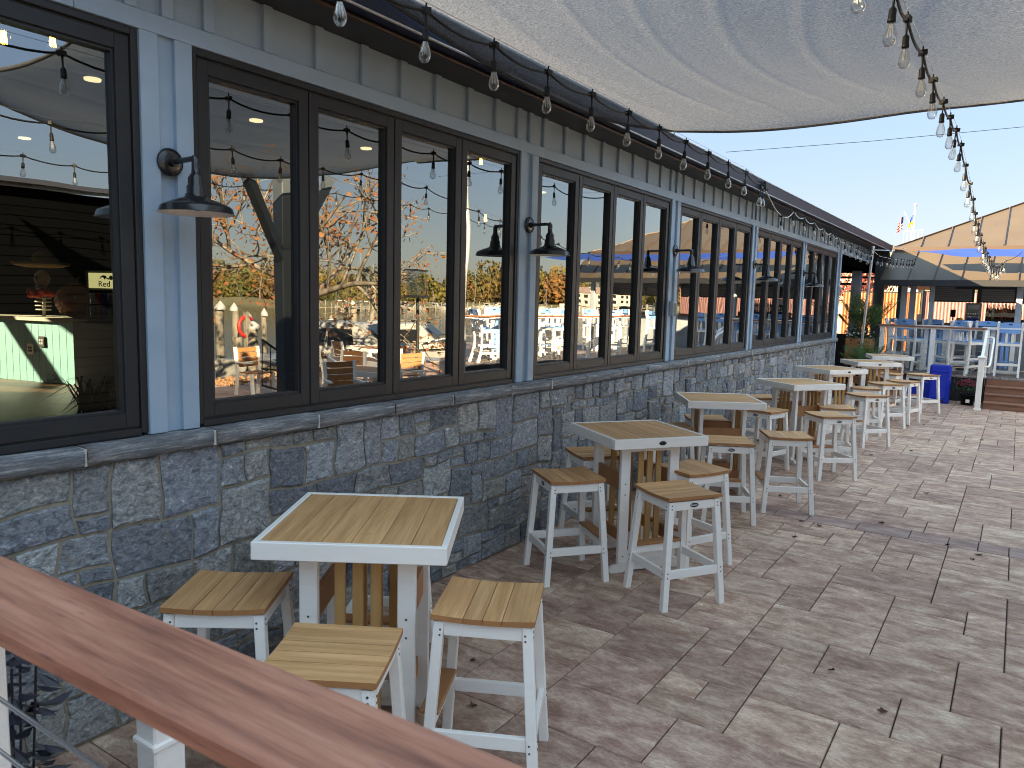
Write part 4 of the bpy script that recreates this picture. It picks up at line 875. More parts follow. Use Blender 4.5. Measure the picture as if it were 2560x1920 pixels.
# blue plastic panels leaning on the skirting
def blue_panel(label, x0, x1, yb, zt, lean):
    t = thing('plastic_panel', label, 'plastic panel', ((x0+x1)/2, yb, 0)); w = (x1-x0)/2
    Mx = Matrix.Rotation(-lean, 4, 'X')
    mb = MB(); mb.box(-w, w, 0, .14, .0, zt, bev=.035, M=Mx); mb.build('shell', bin_m, t, False)
    for a in ((-w*.72, w*.72, zt*.80, zt*.83), (-w*.72, w*.72, zt*.13, zt*.16), (-w*.72, -w*.66, zt*.165, zt*.795), (w*.66, w*.72, zt*.165, zt*.795)):
        mb = MB(); mb.box(a[0], a[1], -.012, .01, a[2], a[3], bev=.006, M=Mx); mb.build('ridge', bin_m, t, False)
    mb = MB(); mb.box(w*.25, w*.55, -.006, .02, zt*.055, zt*.10, M=Mx); mb.build('handle_slot', black_plastic, t, False)
blue_panel('bright blue moulded plastic panel leaning on the dark deck skirting', 1.76, 2.17, 18.36, .84, .22)
blue_panel('lower blue plastic panel behind the bright tall one, beside the stools', 1.20, 1.74, 18.75, .42, .2)
# mums
t = thing('mum_pot', 'pot of crimson chrysanthemums on the pavers beside the steps', 'flower pot', (2.50, 18.5, 0)); random.seed(8)
mb = MB(); mb.lathe([(.001, 0), (.11, 0), (.14, .2), (.15, .2), (.15, .225), (.13, .225), (.12, .19), (.001, .19)], 18); mb.build('pot', black_plastic, t, False)
mb = MB(); mb.box(-.02, .05, -.152, -.146, .06, .13); mb.build('price_tag', white, t, False)
mb = MB()
for k in range(260):
    a = random.uniform(0, 2*PI); e = random.uniform(-.2, PI/2); r_ = random.uniform(.15, .23); c = Vector((r_*math.cos(a)*math.cos(e), r_*math.sin(a)*math.cos(e), .34+.16*math.sin(e)*r_/.2)); d = Vector((random.uniform(-1, 1), random.uniform(-1, 1), random.uniform(-1, 1))).normalized()*.025; s_ = d.orthogonal().normalized()*.02
    mb.add([c-d-s_, c+d-s_, c+d+s_, c-d+s_], [(0, 1, 2, 3)], 0, random.random())
tag(mb.build('foliage', leaf_d, t, False), kind='stuff')
mb = MB()
for k in range(150):
    a = random.uniform(0, 2*PI); e = random.uniform(.35, PI/2); c = Vector((.235*math.cos(a)*math.cos(e), .235*math.sin(a)*math.cos(e), .35+.18*math.sin(e))); mb.ball(c, .019, 6, 3, 0, (1, 1, .6), random.random())
tag(mb.build('blossoms', mum_m, t, False), kind='stuff')

# ================================================================ blue and white bar chairs, deck tables
def make_chair():
    t = thing('bar_chair', 'x', 'chair', (0, 0, 0)); S = .76; W_ = .23
    n = 5
    for k in range(5):
        x0 = -W_+.092*k; mb = MB(); mb.box(x0+.001, x0+.091, -.22, .22, S-.022-.008*math.sin(PI*(k+.5)/5), S-.008*math.sin(PI*(k+.5)/5), bev=.003); mb.build('seat_slat', blue_chair, t, False)
    for sx in (-1, 1):
        x = sx*(W_-.012); pts = [(x, -.30, 0), (x, -.25, .25), (x, -.225, .5), (x, -.225, S), (x, -.255, 1.0), (x, -.315, 1.19)]
        mb = MB()
        for a, b in zip(pts[:-1], pts[1:]): mb.bar(a, b, .042, .060, up=(0, 1, 0))
        mb.build('back_post', white, t, False)
        mb = MB(); mb.bar((x, .225, 0), (x, .20, S-.024), .04, .055, up=(0, 1, 0), bev=.004); mb.build('front_leg', white, t, False)
        for z0 in (.20, .36): mb = MB(); mb.bar((x, -.24, z0), (x, .21, z0+.01), .02, .05, bev=.003); mb.build('side_rung', white, t, False)
        mb = MB(); mb.bar((x, -.21, S-.05), (x, .19, S-.05), .022, .06, bev=.003); mb.build('seat_rail', white, t, False)
    for y, z in ((.205, S-.055), (-.215, S-.055), (-.25, .27)): mb = MB(); mb.bar((-W_+.03, y, z), (W_-.03, y, z), .022, .055, bev=.003); mb.build('cross_rail', white, t, False)
    mb = MB(); mb.box(-W_+.03, W_-.03, .165, .235, .30, .322, bev=.003); mb.build('foot_board', blue_chair, t, False)
    yb = lambda z: -.225-.03*(z-S)/.24 if z < 1.0 else -.255-.06*(z-1.0)/.19
    for z, h, nm in ((1.125, .10, 'top_slat'), (1.0, .085, 'back_slat')):
        mb = MB(); vs = []; m_ = 8
        for q in range(m_+1):
            u = -1+2*q/m_; x = u*(W_-.034); y = yb(z)-.025*(1-u*u); up = .022*(1-u*u) if nm == 'top_slat' else 0
            vs += [(x, y-.011, z-h/2), (x, y+.011, z-h/2), (x, y+.011-.018*(h>.09), z+h/2+up), (x, y-.011-.018*(h>.09), z+h/2+up)]
        fs = [(q*4+r_, q*4+(r_+1) % 4, (q+1)*4+(r_+1) % 4, (q+1)*4+r_) for q in range(m_) for r_ in range(4)]+[(0, 1, 2, 3), tuple(reversed(range(m_*4, m_*4+4)))]
        mb.add(vs, fs); mb.build(nm, blue_chair, t, False)
    mb = MB(); y = yb(1.15)-.025; mb.box(-.035, .035, y-.03, y+.02, 1.142, 1.160, bev=.004); mb.build('hand_slot', black_plastic, t, False)
    for x in (-.055, .055): mb = MB(); mb.bar((x, -.232, S-.02), (x, -.272, .965), .045, .018); mb.build('back_splat', white, t, False)
    return t
ch0 = make_chair()
# (x, y, facing): local +y is the way the sitter faces
CH = [(1.15, 20.05, -15, 'bar chair nearest the left end of the deck railing, its back to the patio'), (.85, 20.75, -80, 'light blue bar chair partly behind the leftmost one'), (1.50, 21.15, 180, 'blue bar chair across the table, facing the patio'),
      (2.02, 19.85, 40, 'bar chair turned sideways behind the middle of the railing'), (2.38, 19.72, -38, 'white legged bar chair overlapping the sideways one, left of the corner post'), (2.62, 20.75, 170, 'bar chair on the far side, seen over the railing corner'),
      (3.13, 20.0, 0, 'big bar chair in full view right of the corner post, back to the steps'), (3.75, 20.05, 10, 'bar chair cut off by the right edge of the picture'), (2.2, 21.3, 180, 'farthest bar chair by the pavilion bar'), (.75, 21.4, 185, 'dark blue backed bar chair by the far column')]
for i, (x, y, a, lab) in enumerate(CH):
    if i == 0: ch0.location = (x, y, ZD); ch0.rotation_euler = (0, 0, R(a)); ch0['label'] = lab; ch0['group'] = 'blue and white bar chairs on the deck'
    else: instance(ch0, (x, y, ZD), R(a), lab, 'blue and white bar chairs on the deck')
for i, (x, y, a) in enumerate([(6.6, 13.9, 30), (7.2, 14.9, 160), (6.7, 15.6, 0), (7.6, 15.9, -20), (6.3, 16.4, 200), (6.6, 17.4, 60), (7.4, 17.6, 180), (5.9, 18.8, -30), (8.4, 17.0, 90), (8.9, 18.3, 10), (7.9, 18.9, 170), (5.2, 20.3, 0), (6.2, 20.6, 20), (7.2, 20.1, -15)]):
    instance(ch0, (x, y, ZD), R(a), 'white and blue bar chair on the deck wing, mirrored in the windows', 'blue and white bar chairs mirrored in the windows')
def make_dtable():
    t = thing('deck_table', 'x', 'table', (0, 0, 0)); H = 1.06; w = .42
    mb = MB(); mb.box(-w, w, -w, w, H-.05, H, bev=.004); mb.build('tabletop', white, t, False)
    for sx in (-1, 1):
        for sy in (-1, 1): mb = MB(); mb.box(sx*.23-.02, sx*.23+.02, sy*.2-.045, sy*.2+.045, .03, H-.051, bev=.003); mb.build('leg', white, t, False)
        for k in range(3): mb = MB(); mb.box(sx*.23-.01, sx*.23+.01, -.10+.1*k-.03, -.10+.1*k+.03, .12, H-.1, bev=.002); mb.build('slat', blue_chair, t, False)
        mb = MB(); mb.box(sx*.23-.022, sx*.23+.022, -.36, .36, 0, .07, bev=.01); mb.build('foot', white, t, False)
    return t
dt0 = make_dtable(); dt0.location = (1.72, 20.45, ZD); dt0.rotation_euler = (0, 0, R(80)); dt0['label'] = 'white deck table with blue slatted sides behind the railing'; dt0['group'] = 'white tables on the deck'
instance(dt0, (3.0, 20.9, ZD), R(90), 'white deck table behind the big chair right of the corner post', 'white tables on the deck')
for x, y in ((6.7, 14.75), (7.0, 16.6), (8.2, 17.9), (6.6, 19.9)): instance(dt0, (x, y, ZD), R(70), 'white deck table on the wing mirrored in the windows', 'white tables mirrored in the windows')

# ================================================================ pavilion bar
pv = thing('pavilion_bar', 'open bar pavilion with two tier tan metal roof and grey columns', 'pavilion', (4.3, 22, ZD))
XL, XR, YE, ZE = .38, 8.2, 20.55, 2.66
# lower tier: panels between ribs
def roof_tier(p0, p1, q0, q1, n, name, trim=1):
    p0, p1, q0, q1 = map(Vector, (p0, p1, q0, q1)); nrm = (p1-p0).cross(q0-p0).normalized()
    if nrm.z < 0: nrm = -nrm
    for k in range(n):
        a, b = k/n, (k+1)/n; A_, B_, C_, D_ = p0.lerp(p1, a), p0.lerp(p1, b), q0.lerp(q1, b), q0.lerp(q1, a)
        mb = MB(); th = nrm*.02; mb.add([A_, B_, C_, D_, A_-th, B_-th, C_-th, D_-th], [(0, 1, 2, 3), (7, 6, 5, 4), (0, 4, 5, 1), (1, 5, 6, 2), (2, 6, 7, 3), (3, 7, 4, 0)], 0, random.random()); mb.build(name, tan_roof, pv)
        if k: mb = MB(); mb.bar(A_+nrm*.012, D_+nrm*.012, .022, .035, up=nrm); mb.build('seam_rib', seam_m, pv)
    mb = MB(); mb.bar(p0+nrm*.01, q0+nrm*.01, .05, .03, up=nrm); mb.bar(p1+nrm*.01, q1+nrm*.01, .05, .03, up=nrm); mb.build('edge_trim', seam_m, pv)
YM, ZM = 21.75, 3.44
roof_tier((XL, YE, ZE), (XR, YE, ZE), (XL+.08, YM, ZM), (XR-.08, YM, ZM), 14, 'roof_panel')
roof_tier((XL, YE+8, ZE), (XR, YE+8, ZE), (XL+.08, YM+6, ZM), (XR-.08, YM+6, ZM), 5, 'roof_panel')
mb = MB(); mb.add([(XL, YE, ZE), (XL+.08, YM, ZM), (XL+.08, YM+6, ZM), (XL, YE+8, ZE)], [(0, 1, 2, 3)]); mb.add([(XR, YE, ZE), (XR-.08, YM, ZM), (XR-.08, YM+6, ZM), (XR, YE+8, ZE)], [(3, 2, 1, 0)]); mb.build('gable_panel', tan_roof, pv)
mb = MB(); mb.box(XL-.02, XR+.02, YE-.10, YE-.005, ZE-.13, ZE+.02, bev=.01); mb.build('eave_beam', beam_m, pv)
mb = MB(); mb.box(XL+.02, XR-.02, YE, YE+7.9, ZE-.05, ZE-.02); mb.build('ceiling', beam_m, pv)
mb = MB(); mb.box(XL+.1, XR-.1, YM-.02, YM+.02, ZM-.02, ZM+.06); mb.build('ridge_trim', seam_m, pv)
# upper hip
UX0, UX1, UY0, UY1, UZ, AP = .45, 8.15, YM+.1, YM+5.9, 3.55, (4.25, 25.6, 5.40)
APv = Vector(AP); slope = (AP[2]-UZ)/(AP[1]-UY0); nU = Vector((0, -slope, 1)).normalized()
def hip_pt(x):
    f = (x-UX0)/(AP[0]-UX0) if x < AP[0] else (UX1-x)/(UX1-AP[0]); f = max(0, min(1, f)); return Vector((x, UY0+f*(AP[1]-UY0), UZ+f*(AP[2]-UZ)))
nU_ = 13; xs_ = sorted([UX0+(UX1-UX0)*k/nU_ for k in range(nU_+1)]+[AP[0]])
for xa, xb in zip(xs_[:-1], xs_[1:]):
    A_, B_, C_, D_ = Vector((xa, UY0, UZ)), Vector((xb, UY0, UZ)), hip_pt(xb), hip_pt(xa); th = nU*.02
    mb = MB(); mb.add([A_, B_, C_, D_, A_-th, B_-th, C_-th, D_-th], [(0, 1, 2, 3), (7, 6, 5, 4), (0, 4, 5, 1), (1, 5, 6, 2), (2, 6, 7, 3), (3, 7, 4, 0)], 0, random.random()); mb.build('upper_roof_panel', tan_roof, pv)
    if UX0 < xa < UX1 and xa != AP[0]: mb = MB(); mb.bar(A_+nU*.012, D_+nU*.012, .024, .035, up=nU); mb.build('seam_rib', seam_m, pv)
for x_ in (UX0, UX1): mb = MB(); mb.bar((x_, UY0, UZ+.01), APv+Vector((0, 0, .01)), .06, .03); mb.build('hip_trim', seam_m, pv)
mb = MB(); mb.add([(UX0, UY0, UZ), (UX0, UY1, UZ), AP, (UX1, UY0, UZ), (UX1, UY1, UZ)], [(1, 0, 2), (3, 4, 2), (4, 1, 2)]); mb.build('hip_panel', tan_roof, pv)
mb = MB(); mb.box(UX0, UX1, UY0+.02, UY0+.06, ZM+.05, UZ-.01); mb.box(UX0-.05, UX1+.05, UY0-.06, UY0+.01, UZ-.06, UZ-.005); mb.build('clerestory_trim', seam_m, pv)
for x, y, m_, w in ((.86, 21.0, col_m, .13), (1.02, 21.3, col_m, .13), (1.47, 21.0, col_m, .10), (3.24, 20.9, col_m, .13), (5.3, 20.9, col_m, .13), (7.6, 20.9, col_m, .13), (.55, 22.9, dark_col, .14), (7.6, 27.5, col_m, .13)):
    mb = MB(); mb.box(x-w/2, x+w/2, y-w/2, y+w/2, ZD, ZE-.05, bev=.01); mb.build('column', m_, pv)
for x0, x1 in ((1.36, 2.30), (2.40, 3.18), (3.32, 5.2), (5.4, 7.5)):
    mb = MB(); mb.box(x0, x1, 22.02, 22.06, 2.18, 2.62); sh = mb.build('shutter', beam_m, pv)
    n = 8
    for k in range(n): mb = MB(); z = 2.215+.05*k; mb.box(x0+.05, x1-.05, 21.99, 22.021, z, z+.044, bev=.006); mb.build('shutter_slat', shut_m, sh)
    mb = MB(); mb.box(x0-.04, x0+.045, 21.96, 22.06, 2.17, 2.62); mb.build('guide', beam_m, pv)
mb = MB(); mb.box(1.9, 3.2, 21.6, 21.75, 2.50, 2.61); mb.build('header_box', beam_m, pv)
mb = MB(); mb.box(.95, 7.6, 22.0, 22.6, ZD, 1.60); mb.build('bar_front', col_m, pv)
mb = MB(); mb.box(.9, 7.7, 21.9, 22.7, 1.60, 1.65, bev=.006); mb.build('bar_top', step_m, pv)
mb = MB(); mb.box(2.55, 3.6, 22.5, 22.8, 1.65, 1.78); mb.build('back_shelf', skirt_m, pv)
mb = MB()
random.seed(2)
for row in range(2):
    for k in range(12):
        x = 2.58+.062*k+.03*row; h = random.uniform(.30, .40); r_ = random.uniform(.022, .028); mi = random.randrange(5)
        b = MB(); b.lathe([(.001, 0), (r_, 0), (r_, h*.6), (r_*.5, h*.74), (r_*.34, h*.78), (r_*.34, h*.98), (.001, h)], 10)
        t = thing('bottle', 'liquor bottle standing among the row on the back bar', 'bottle', (x, 22.55+.12*row, 1.78), 0, 'bottles on the back bar'); b.build('glass', bottle_m[mi], t, False)
        l = MB(); l.lathe([(r_+.001, h*.16), (r_+.001, h*.45)], 10); l.build('label', label_m, t, False)
# menu cooler
t = thing('drinks_cooler', 'grey upright drinks cooler on the bar top with cans on two shelves', 'cooler', (2.30, 22.2, 1.65))
mb = MB(); mb.box(-.17, .17, -.05, .15, 0, .52, bev=.01); mb.build('cabinet', fridge_m, t, False)
mb = MB(); mb.box(-.12, .12, -.058, -.052, .36, .47); mb.build('header_sign', grey_box, t, False)
mb = MB(); mb.box(-.13, .13, -.056, -.051, .04, .345); mb.build('door_glass', boat_glass, t, False)
for z in (.18, .06):
    mb = MB(); mb.box(-.125, .125, -.068, -.057, z-.012, z); mb.build('shelf', white, t, False)
    for k in range(5): mb = MB(); mb.lathe([(.001, 0), (.015, 0), (.015, .09), (.012, .1), (.001, .1)], 8, Matrix.Translation((-.1+.05*k, -.075, z))); mb.build('can', [steel_m, bin_m][z < .1], t, False)
# bar clutter
for x, z, kind in ((1.12, 1.65, 0), (1.36, 1.65, 1), (1.87, 1.65, 2), (2.02, 1.65, 3)):
    t = thing(['paper_roll', 'napkin_caddy', 'card_terminal', 'fruit_basket'][kind], ['white paper roll standing on the bar left of the pink wall', 'pale napkin caddy on the bar in front of the orange wall', 'black card terminal on a stand on the bar before the pink wall', 'small basket of fruit on the bar beside the cooler'][kind], ['paper roll', 'caddy', 'card terminal', 'basket'][kind], (x, 22.1, z))
    if kind == 0: mb = MB(); mb.lathe([(.001, 0), (.055, 0), (.055, .2), (.02, .2), (.001, .19)], 14); mb.build('roll', flag_w, t, False); mb = MB(); mb.lathe([(.001, 0), (.07, 0), (.07, .012), (.001, .012)], 14); mb.tube([(0, 0, .012), (0, 0, .25)], .008, 6); mb.build('holder', steel_m, t, False)
    elif kind == 1: mb = MB(); mb.box(-.06, .06, -.05, .05, 0, .012); mb.box(-.06, .06, -.05, -.042, .012, .09); mb.box(-.06, .06, .042, .05, .012, .09); mb.build('frame', grey_box, t, False); mb = MB(); mb.box(-.05, .05, -.04, .04, .013, .10); mb.build('napkins', flag_w, t, False)
    elif kind == 2: mb = MB(); mb.lathe([(.001, 0), (.07, 0), (.07, .012), (.012, .02), (.012, .16)], 12); mb.build('stand', black_plastic, t, False); mb = MB(); mb.box(-.06, .06, -.015, .015, -.10, .10, bev=.01, M=Matrix.Translation((0, 0, .25)) @ Matrix.Rotation(.4, 4, 'X')); mb.build('screen', black_plastic, t, False)
    else:
        mb = MB(); mb.lathe([(.001, 0), (.06, 0), (.085, .10), (.08, .10), (.055, .01), (.001, .01)], 14); mb.build('basket', straw_m, t, False)
        for k in range(5): mb = MB(); mb.ball((.04*math.cos(k*1.25), .04*math.sin(k*1.25), .11), .036, 8, 6); mb.build('fruit', [yel_m, pump_m][k % 2], t, False)
# the blue awning cloth stretched before the roof step
mb = MB(); vs = []; n = 40
for i in range(n+1):
    u = i/n; x = 1.02+u*8.2; wdt = .20*min(1, u*9)*min(1, (1-u)*9)**.6
    zb = 3.36-.02*u-wdt*(.62+.25*math.sin(PI*u)); yb = 20.35
    for j in range(5): v = j/4; vs.append((x, yb+.42*v, zb+wdt*v*(1-.10*math.sin(PI*v))+.01*math.sin(x*5+v*3)))
mb.add(vs, [(i*5+j, (i+1)*5+j, (i+1)*5+j+1, i*5+j+1) for i in range(n) for j in range(4)], 0, 0, True)
aw = thing('blue_awning', 'narrow bright blue shade cloth stretched along the tan roof', 'awning', (5, 20.5, 3.2)); mb.build('cloth', blue_sail_m, aw)
mb = MB(); mb.tube([(1.02, 20.35, 3.36), (.55, 20.1, 3.5)], .006, 5); mb.tube([(9.2, 20.4, 3.3), (9.8, 20.4, 3.4)], .006, 5); mb.build('stay_wire', steel_m, aw)
# leaning pole and its arm
lp_ = thing('leaning_pole', 'slim galvanised pole leaning by the palms with a short arm at its top', 'pole', (.30, 18.7, 0))
mb = MB(); mb.tube([(.30, 18.7, 0), (.455, 18.5, 3.30)], .028, 12); mb.lathe([(.03, 3.28), (.034, 3.30), (.034, 3.34), (.001, 3.345)], 12, Matrix.Translation((.455, 18.5, 0))); mb.build('shaft', pole_m, lp_)
mb = MB(); mb.tube([(.455, 18.5, 3.26), (.78, 18.6, 3.25), (.78, 18.6, 3.19)], .012, 8); mb.build('arm', pole_m, lp_)
# palms
def frond(mb, base, az, L_, droop, up, w=.012, leaf=.26, n=16):
    d = Vector((math.cos(az), math.sin(az), 0)); pts = []
    for k in range(n+1):
        s_ = k/n; r_ = L_*s_; pts.append(Vector(base)+d*(r_*math.cos(up)*(1-.15*s_))+Vector((0, 0, r_*math.sin(up)-droop*s_*s_*L_)))
    mb.tube(pts[::2], [w*.4*(1-.7*k/(n/2)) for k in range(len(pts[::2]))], 5, 0)
    for k in range(3, n+1):
        t_ = (pts[k]-pts[k-1]).normalized(); s_ = k/n; ll = leaf*math.sin(PI*min(1, .25+.8*s_))+.04
        sd = t_.cross(Vector((0, 0, 1))).normalized(); upv = sd.cross(t_)
        for sg in (-1, 1):
            tip = pts[k]+(sd*sg*.75+t_*.75+upv*.12).normalized()*ll-Vector((0, 0, .12*ll)); mid = pts[k].lerp(tip, .45)+upv*.01; wv = t_*w
            mb.add([pts[k]-wv*.5, mid-wv, tip, mid+wv], [(0, 1, 2, 3)], 0, random.random())
t = thing('potted_palm', 'tall bushy dark palm in a cedar planter box at the corner of the building', 'palm', (.16, 19.6, 0)); random.seed(14)
mb = MB()
for k in range(6): mb.box(-.30, .30, -.30, -.275, .70+.105*k, .80+.105*k, bev=.004, rnd=k*.13); 
PX = (.16, 19.6)
mb = MB()
for k in range(5):
    for sd in range(4):
        b = MB(); b.box(-.26, .26, -.28, -.255, .62+.13*k, .745+.13*k, bev=.004, M=rotz(sd*PI/2), rnd=random.random()); b.build('planter_board', wood_planter, t, False)
b = MB(); b.box(-.255, .255, -.255, .255, .6, 1.2); b.build('soil', mulch_m, t, False)
for sx in (-1, 1):
    for sy in (-1, 1): b = MB(); b.box(sx*.25-.025, sx*.25+.025, sy*.25-.025, sy*.25+.025, 0, .62); b.build('planter_leg', beam_m, t, False)
for k in range(22):
    b = MB(); frond(b, (random.uniform(-.06, .06), random.uniform(-.06, .06), 1.25+.25*random.random()), k*2.4, random.uniform(.9, 1.5), random.uniform(.15, .5), random.uniform(.75, 1.4), .017, .34); b.build('frond', leaf_g if k % 3 else leaf_d, t, False)
b = MB()
for k in range(260):
    a = random.uniform(0, 2*PI); r_ = random.uniform(.05, .36); c = Vector((r_*math.cos(a), r_*math.sin(a), random.uniform(1.15, 1.55))); d = Vector((random.uniform(-1, 1), random.uniform(-1, 1), random.uniform(-.4, .6))).normalized()*.06; s_ = d.orthogonal().normalized()*.022
    b.add([c-d, c+s_, c+d, c-s_], [(0, 1, 2, 3)], 0, random.random())
tag(b.build('underplanting', leaf_d, t, False), kind='stuff')
b = MB()
for k in range(16):
    a = random.uniform(PI, 2*PI); b.ball((.3*math.cos(a), .33*math.sin(a), random.uniform(1.2, 1.5)), .022, 6, 4)
b.build('blossom', white, t, False)
t = thing('small_palm', 'small light green potted palm in front of the leaning pole', 'palm', (.44, 18.45, 0)); random.seed(15)
b = MB(); b.lathe([(.001, 0), (.17, 0), (.21, .45), (.22, .45), (.22, .5), (.19, .5), (.18, .44), (.001, .44)], 18); b.build('pot', black_plastic, t, False)
for k in range(15):
    b = MB(); frond(b, (0, 0, .5), k*2.4+.3, random.uniform(.8, 1.15), random.uniform(.1, .45), random.uniform(.75, 1.4), .015, .28); b.build('frond', leaf_g, t, False)
t = thing('low_plant', 'low dark leafy plants at the foot of the planter box', 'plant', (.2, 19.0, 0))
b = MB()
for k in range(260):
    a = random.uniform(0, 2*PI); r_ = random.uniform(.02, .4); c = Vector((r_*math.cos(a), .5*r_*math.sin(a), random.uniform(.1, .6))); d = Vector((random.uniform(-1, 1), random.uniform(-1, 1), random.uniform(-.2, .8))).normalized()*.07; s_ = d.orthogonal().normalized()*.025
    b.add([c-d, c+s_, c+d, c-s_], [(0, 1, 2, 3)], 0, random.random())
tag(b.build('foliage', leaf_d, t, False), kind='stuff')
b = MB(); b.lathe([(.001, 0), (.15, 0), (.18, .2), (.001, .2)], 14); b.build('pot', black_plastic, t, False)
# corrugated walls beyond the pavilion
def corrugated(name, label, m_, x0, x1, y, z0, z1, lam=.11):
    t = thing(name, label, 'wall', ((x0+x1)/2, y, 0)); n = int((x1-x0)/lam); mb = MB(); vs = []
    for k in range(n*4+1):
        x = x0+k*lam/4; dy = (0, .0, .010, .010)[k % 4]; vs += [(x, y+dy, z0), (x, y+dy, z1)]
    mb.add(vs, [(2*k, 2*k+2, 2*k+3, 2*k+1) for k in range(n*4)]); mb.box(x0, x1, y+.05, y+.09, z0, z1); mb.build('metal_sheet', m_, t)
    mb = MB(); mb.box(x0, x1, y-.01, y+.1, z1, z1+.04); mb.build('cap_rail', beam_m, t)
corrugated('orange_wall', 'sunlit orange corrugated metal wall behind the pavilion columns', orange_m, -2.45, .22, 31.5, 0, 2.56)
corrugated('pink_wall', 'sunlit pink corrugated metal wall behind the pavilion bar', pink_m, .27, 9.0, 31.52, 0, 2.62)
mb = MB(); mb.box(.222, .268, 31.44, 31.6, 0, 2.66); sname(mb, 'wall_post', beam_m, 'dark post between the orange and the pink metal walls', 'post', (.245, 31.5, 0))
# yellow panelled building glimpsed past the passage
t = thing('yellow_building', 'sunlit pale yellow building glimpsed through the passage', 'building', (-4, 40, 0))
mb = MB(); mb.box(-14, 4, 40, 46, 0, 4.6); mb.build('wall', mat('yellow_wall', [(.28, .25, .16), (.33, .30, .20)], (2, 2, 2), .8), t)
for k in range(9): mb = MB(); mb.box(-13+1.9*k, -12.2+1.9*k, 39.94, 39.99, 1.5, 3.2); mb.build('window', boat_glass, t)
# flagpole
fp = thing('flagpole', 'white flagpole with yardarm and two limp flags behind the tan roof', 'flagpole', (-1.17, 40, 0))
mb = MB(); mb.tube([(-1.17, 40, 0), (-1.17, 40, 6.7)], [.05, .035], 10); mb.ball((-1.17, 40, 6.76), .08, 10, 8); mb.build('pole', white, fp)
mb = MB(); mb.tube([(-1.20, 40, 5.65), (-1.63, 40, 6.50)], .018, 6); mb.build('yard', white, fp)
mb = MB(); 
for k in range(6): mb.tube([(-1.55+.15*k, 39.9, 5.0), (-1.55+.15*k, 39.9, 5.55)], .008, 5)
mb.tube([(-1.6, 39.9, 5.55), (-.78, 39.9, 5.60)], .012, 6); mb.box(-1.6, -.75, 39.8, 40.3, 4.85, 4.9); mb.build('crow_rail', white, fp)
mb = MB(); mb.box(-1.6, -.75, 39.8, 40.3, 0, 4.85); mb.build('mast_base', grey_box, fp)
def hang_flag(name, x0, z0, w, h, cols, M_, n=10):
    mb = MB(); nr = len(cols); 
    for r_ in range(nr):
        for k in range(n):
            vs = []
            for kk, rr in ((k, r_), (k+1, r_), (k+1, r_+1), (k, r_+1)):
                u = kk/n; v = rr/nr; vs.append((x0-w*u*.9-v*w*.5*(u+.2), 40+.06*math.sin(u*9+v*3), z0-h*v-u*h*.35))
            mi = cols[r_] if not isinstance(cols[r_], tuple) else (cols[r_][0] if u < .45 else cols[r_][1])
            mb.add(vs, [(0, 1, 2, 3)], mi, 0, True)
    mb.build(name, M_, fp)
hang_flag('striped_flag', -1.63, 6.30, .18, .62, [(2, 0), (2, 1), (2, 0), (2, 1), (2, 0), 1, 0, 1, 0], [flag_r, flag_w, flag_b])
hang_flag('blue_yellow_flag', -1.17, 6.38, .16, .52, [0, 0, 1, 1], [ukr_b, ukr_y])

t = thing('red_tree', 'red autumn tree showing above the orange wall beyond the passage', 'tree', (-2.4, 34.5, 0)); random.seed(77)
mb = MB(); mb.tube([(0, 0, 0), (.05, 0, 1.6), (0, .1, 3.2)], [.12, .09, .04], 8)
for k in range(7): a = k*.9; mb.tube([(.03, 0, 1.4+.2*k), (.7*math.cos(a), .7*math.sin(a), 2.3+.25*k)], [.04, .015], 6)
mb.build('trunk', bark, t, False)
mb = MB()
for k in range(1500):
    d = Vector((random.gauss(0, 1), random.gauss(0, 1), random.gauss(0, 1))).normalized(); c = Vector((0, 0, 3.1))+Vector((d.x*1.6, d.y*1.4, d.z*1.2))*random.uniform(.45, 1.0)**.5; s_ = d.orthogonal().normalized()*.05; e_ = d.cross(s_).normalized()*.05
    mb.add([c-s_-e_, c+s_-e_*.6, c+s_*.7+e_, c-s_+e_*.8], [(0, 1, 2, 3)], 0, random.random())
tag(mb.build('crown', mat('red_foliage', [(.12, .010, .010), (.20, .03, .02)], (3, 3, 3), .8, vary=.3), t, False), kind='stuff')
